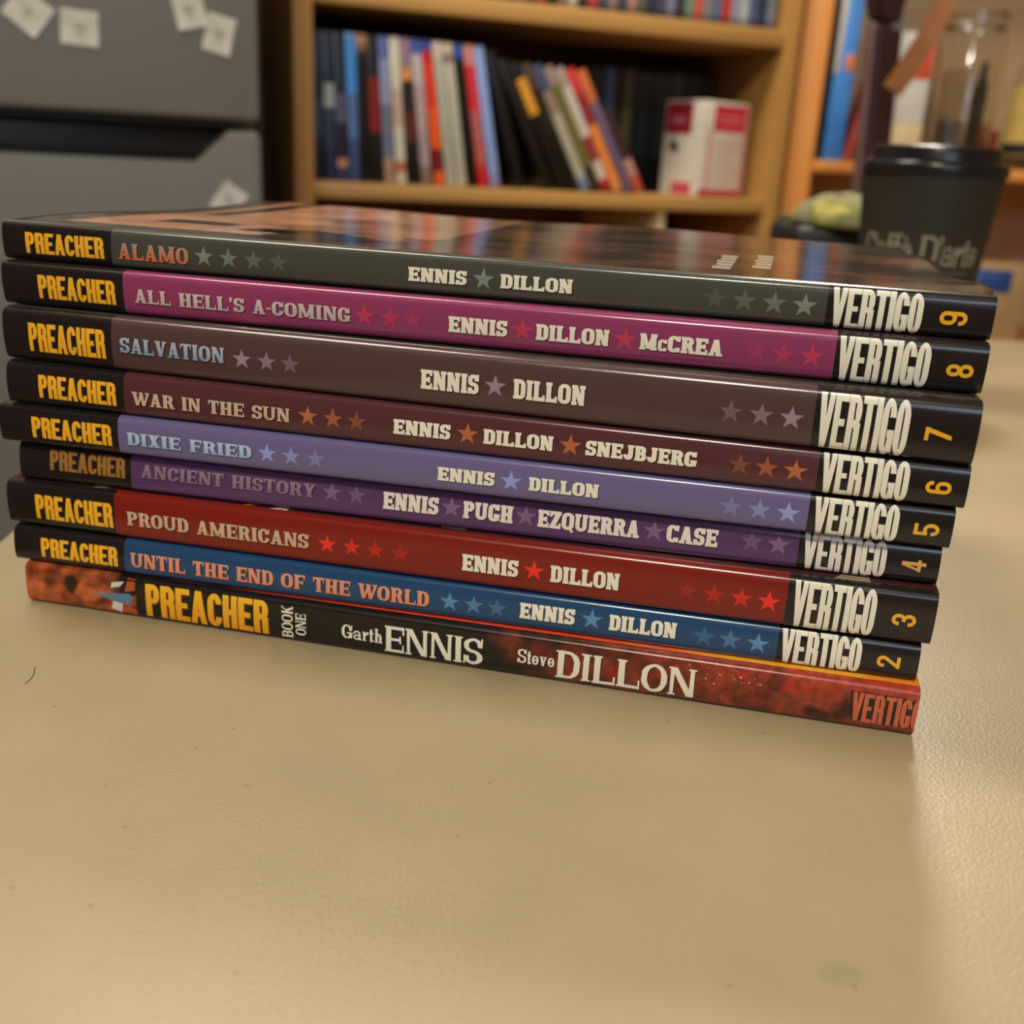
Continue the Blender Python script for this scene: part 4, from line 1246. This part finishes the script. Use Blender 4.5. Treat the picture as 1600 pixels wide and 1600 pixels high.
bm = bmesh.new(); box(bm, -.022, .022, -.062, -.0505, .40, 1.022, .004, 3); nk = gobj('neck', bm, gneck, gt)
bm = bmesh.new(); box(bm, -.0235, .0235, -.070, -.0625, .36, 1.015, .001, 1); gobj('fretboard', bm, gfb, nk)
bm = bmesh.new()
hp = [(-.021, 1.0225), (.021, 1.0225), (.036, 1.06), (.038, 1.21), (.02, 1.225), (-.02, 1.225), (-.038, 1.21), (-.036, 1.06)]
f0 = [bm.verts.new((x, -.068, z)) for x, z in hp]; f1 = [bm.verts.new((x, -.05, z)) for x, z in hp]
bm.faces.new(f0); bm.faces.new(f1[::-1])
for k_ in range(8): bm.faces.new((f0[k_], f1[k_], f1[(k_ + 1) % 8], f0[(k_ + 1) % 8]))
bmesh.ops.bevel(bm, geom=bm.edges[:], offset=.003, segments=2, affect='EDGES')
hs = gobj('headstock', bm, gfb, gt)
for sx in (-1, 1):
    for zz in (1.1, 1.14, 1.18):
        bm = bmesh.new()
        lathe(bm, [(.003, 0), (.003, .016), (.008, .018), (.008, .03), (.005, .033)], 16)
        bmesh.ops.transform(bm, matrix=Matrix.Translation((sx * .036, -.058, zz)) @ Matrix.Rotation(sx * pi / 2, 4, 'Y'), verts=bm.verts)
        gobj('tuning_peg', bm, chrome, hs)

# strap looped from the headstock back to the neck
bm = bmesh.new()
prev = None
PTS = [(.0, -.080, 1.17), (.03, -.085, 1.165), (.056, -.088, 1.13), (.062, -.090, 1.085), (.050, -.090, 1.04), (.030, -.086, .995), (.012, -.079, .962), (.004, -.0745, .95)]
for k_, p_ in enumerate(PTS):
    a_ = Vector(PTS[max(0, k_ - 1)]); b_ = Vector(PTS[min(len(PTS) - 1, k_ + 1)])
    tg = (b_ - a_).normalized(); wd = Vector((0, 1, 0)).cross(tg).normalized() * .011; dp = Vector((0, .0012, 0))
    ring = [bm.verts.new(Vector(p_) + q_) for q_ in (-wd - dp, wd - dp, wd + dp, -wd + dp)]
    if prev:
        for j in range(4): bm.faces.new((prev[j], ring[j], ring[(j + 1) % 4], prev[(j + 1) % 4]))
    else: bm.faces.new(ring[::-1])
    prev = ring
bm.faces.new(prev)
bmesh.ops.transform(bm, matrix=Matrix.Translation((.055, -.008, 0)), verts=bm.verts)
from_bm('strap', bm, pbr('brown_leather', (160, 104, 62), .5, noise_amt=.15, noise_scale=40), gt, smooth=.9)

# hair on the table
bm = bmesh.new(); prev = None
for k_ in range(9):
    q_ = k_ / 8
    c_ = Vector((.0280 + .0034 * q_ + .0010 * math.sin(q_ * 3), -.0355 - .0085 * q_, .00016))
    ring = [bm.verts.new(c_ + Vector((.00007 * math.cos(z), .00004 * math.cos(z), .00007 * math.sin(z)))) for z in [k2 * pi / 3 for k2 in range(6)]]
    if prev:
        for j in range(6): bm.faces.new((prev[j], ring[j], ring[(j + 1) % 6], prev[(j + 1) % 6]))
    else: bm.faces.new(ring[::-1])
    prev = ring
bm.faces.new(prev)
tag(from_bm('hair_strand', bm, pbr('dark_hair', (70, 56, 40), .5), None, smooth=3.1), 'short dark hair lying on the tan table in front of the books', 'hair')
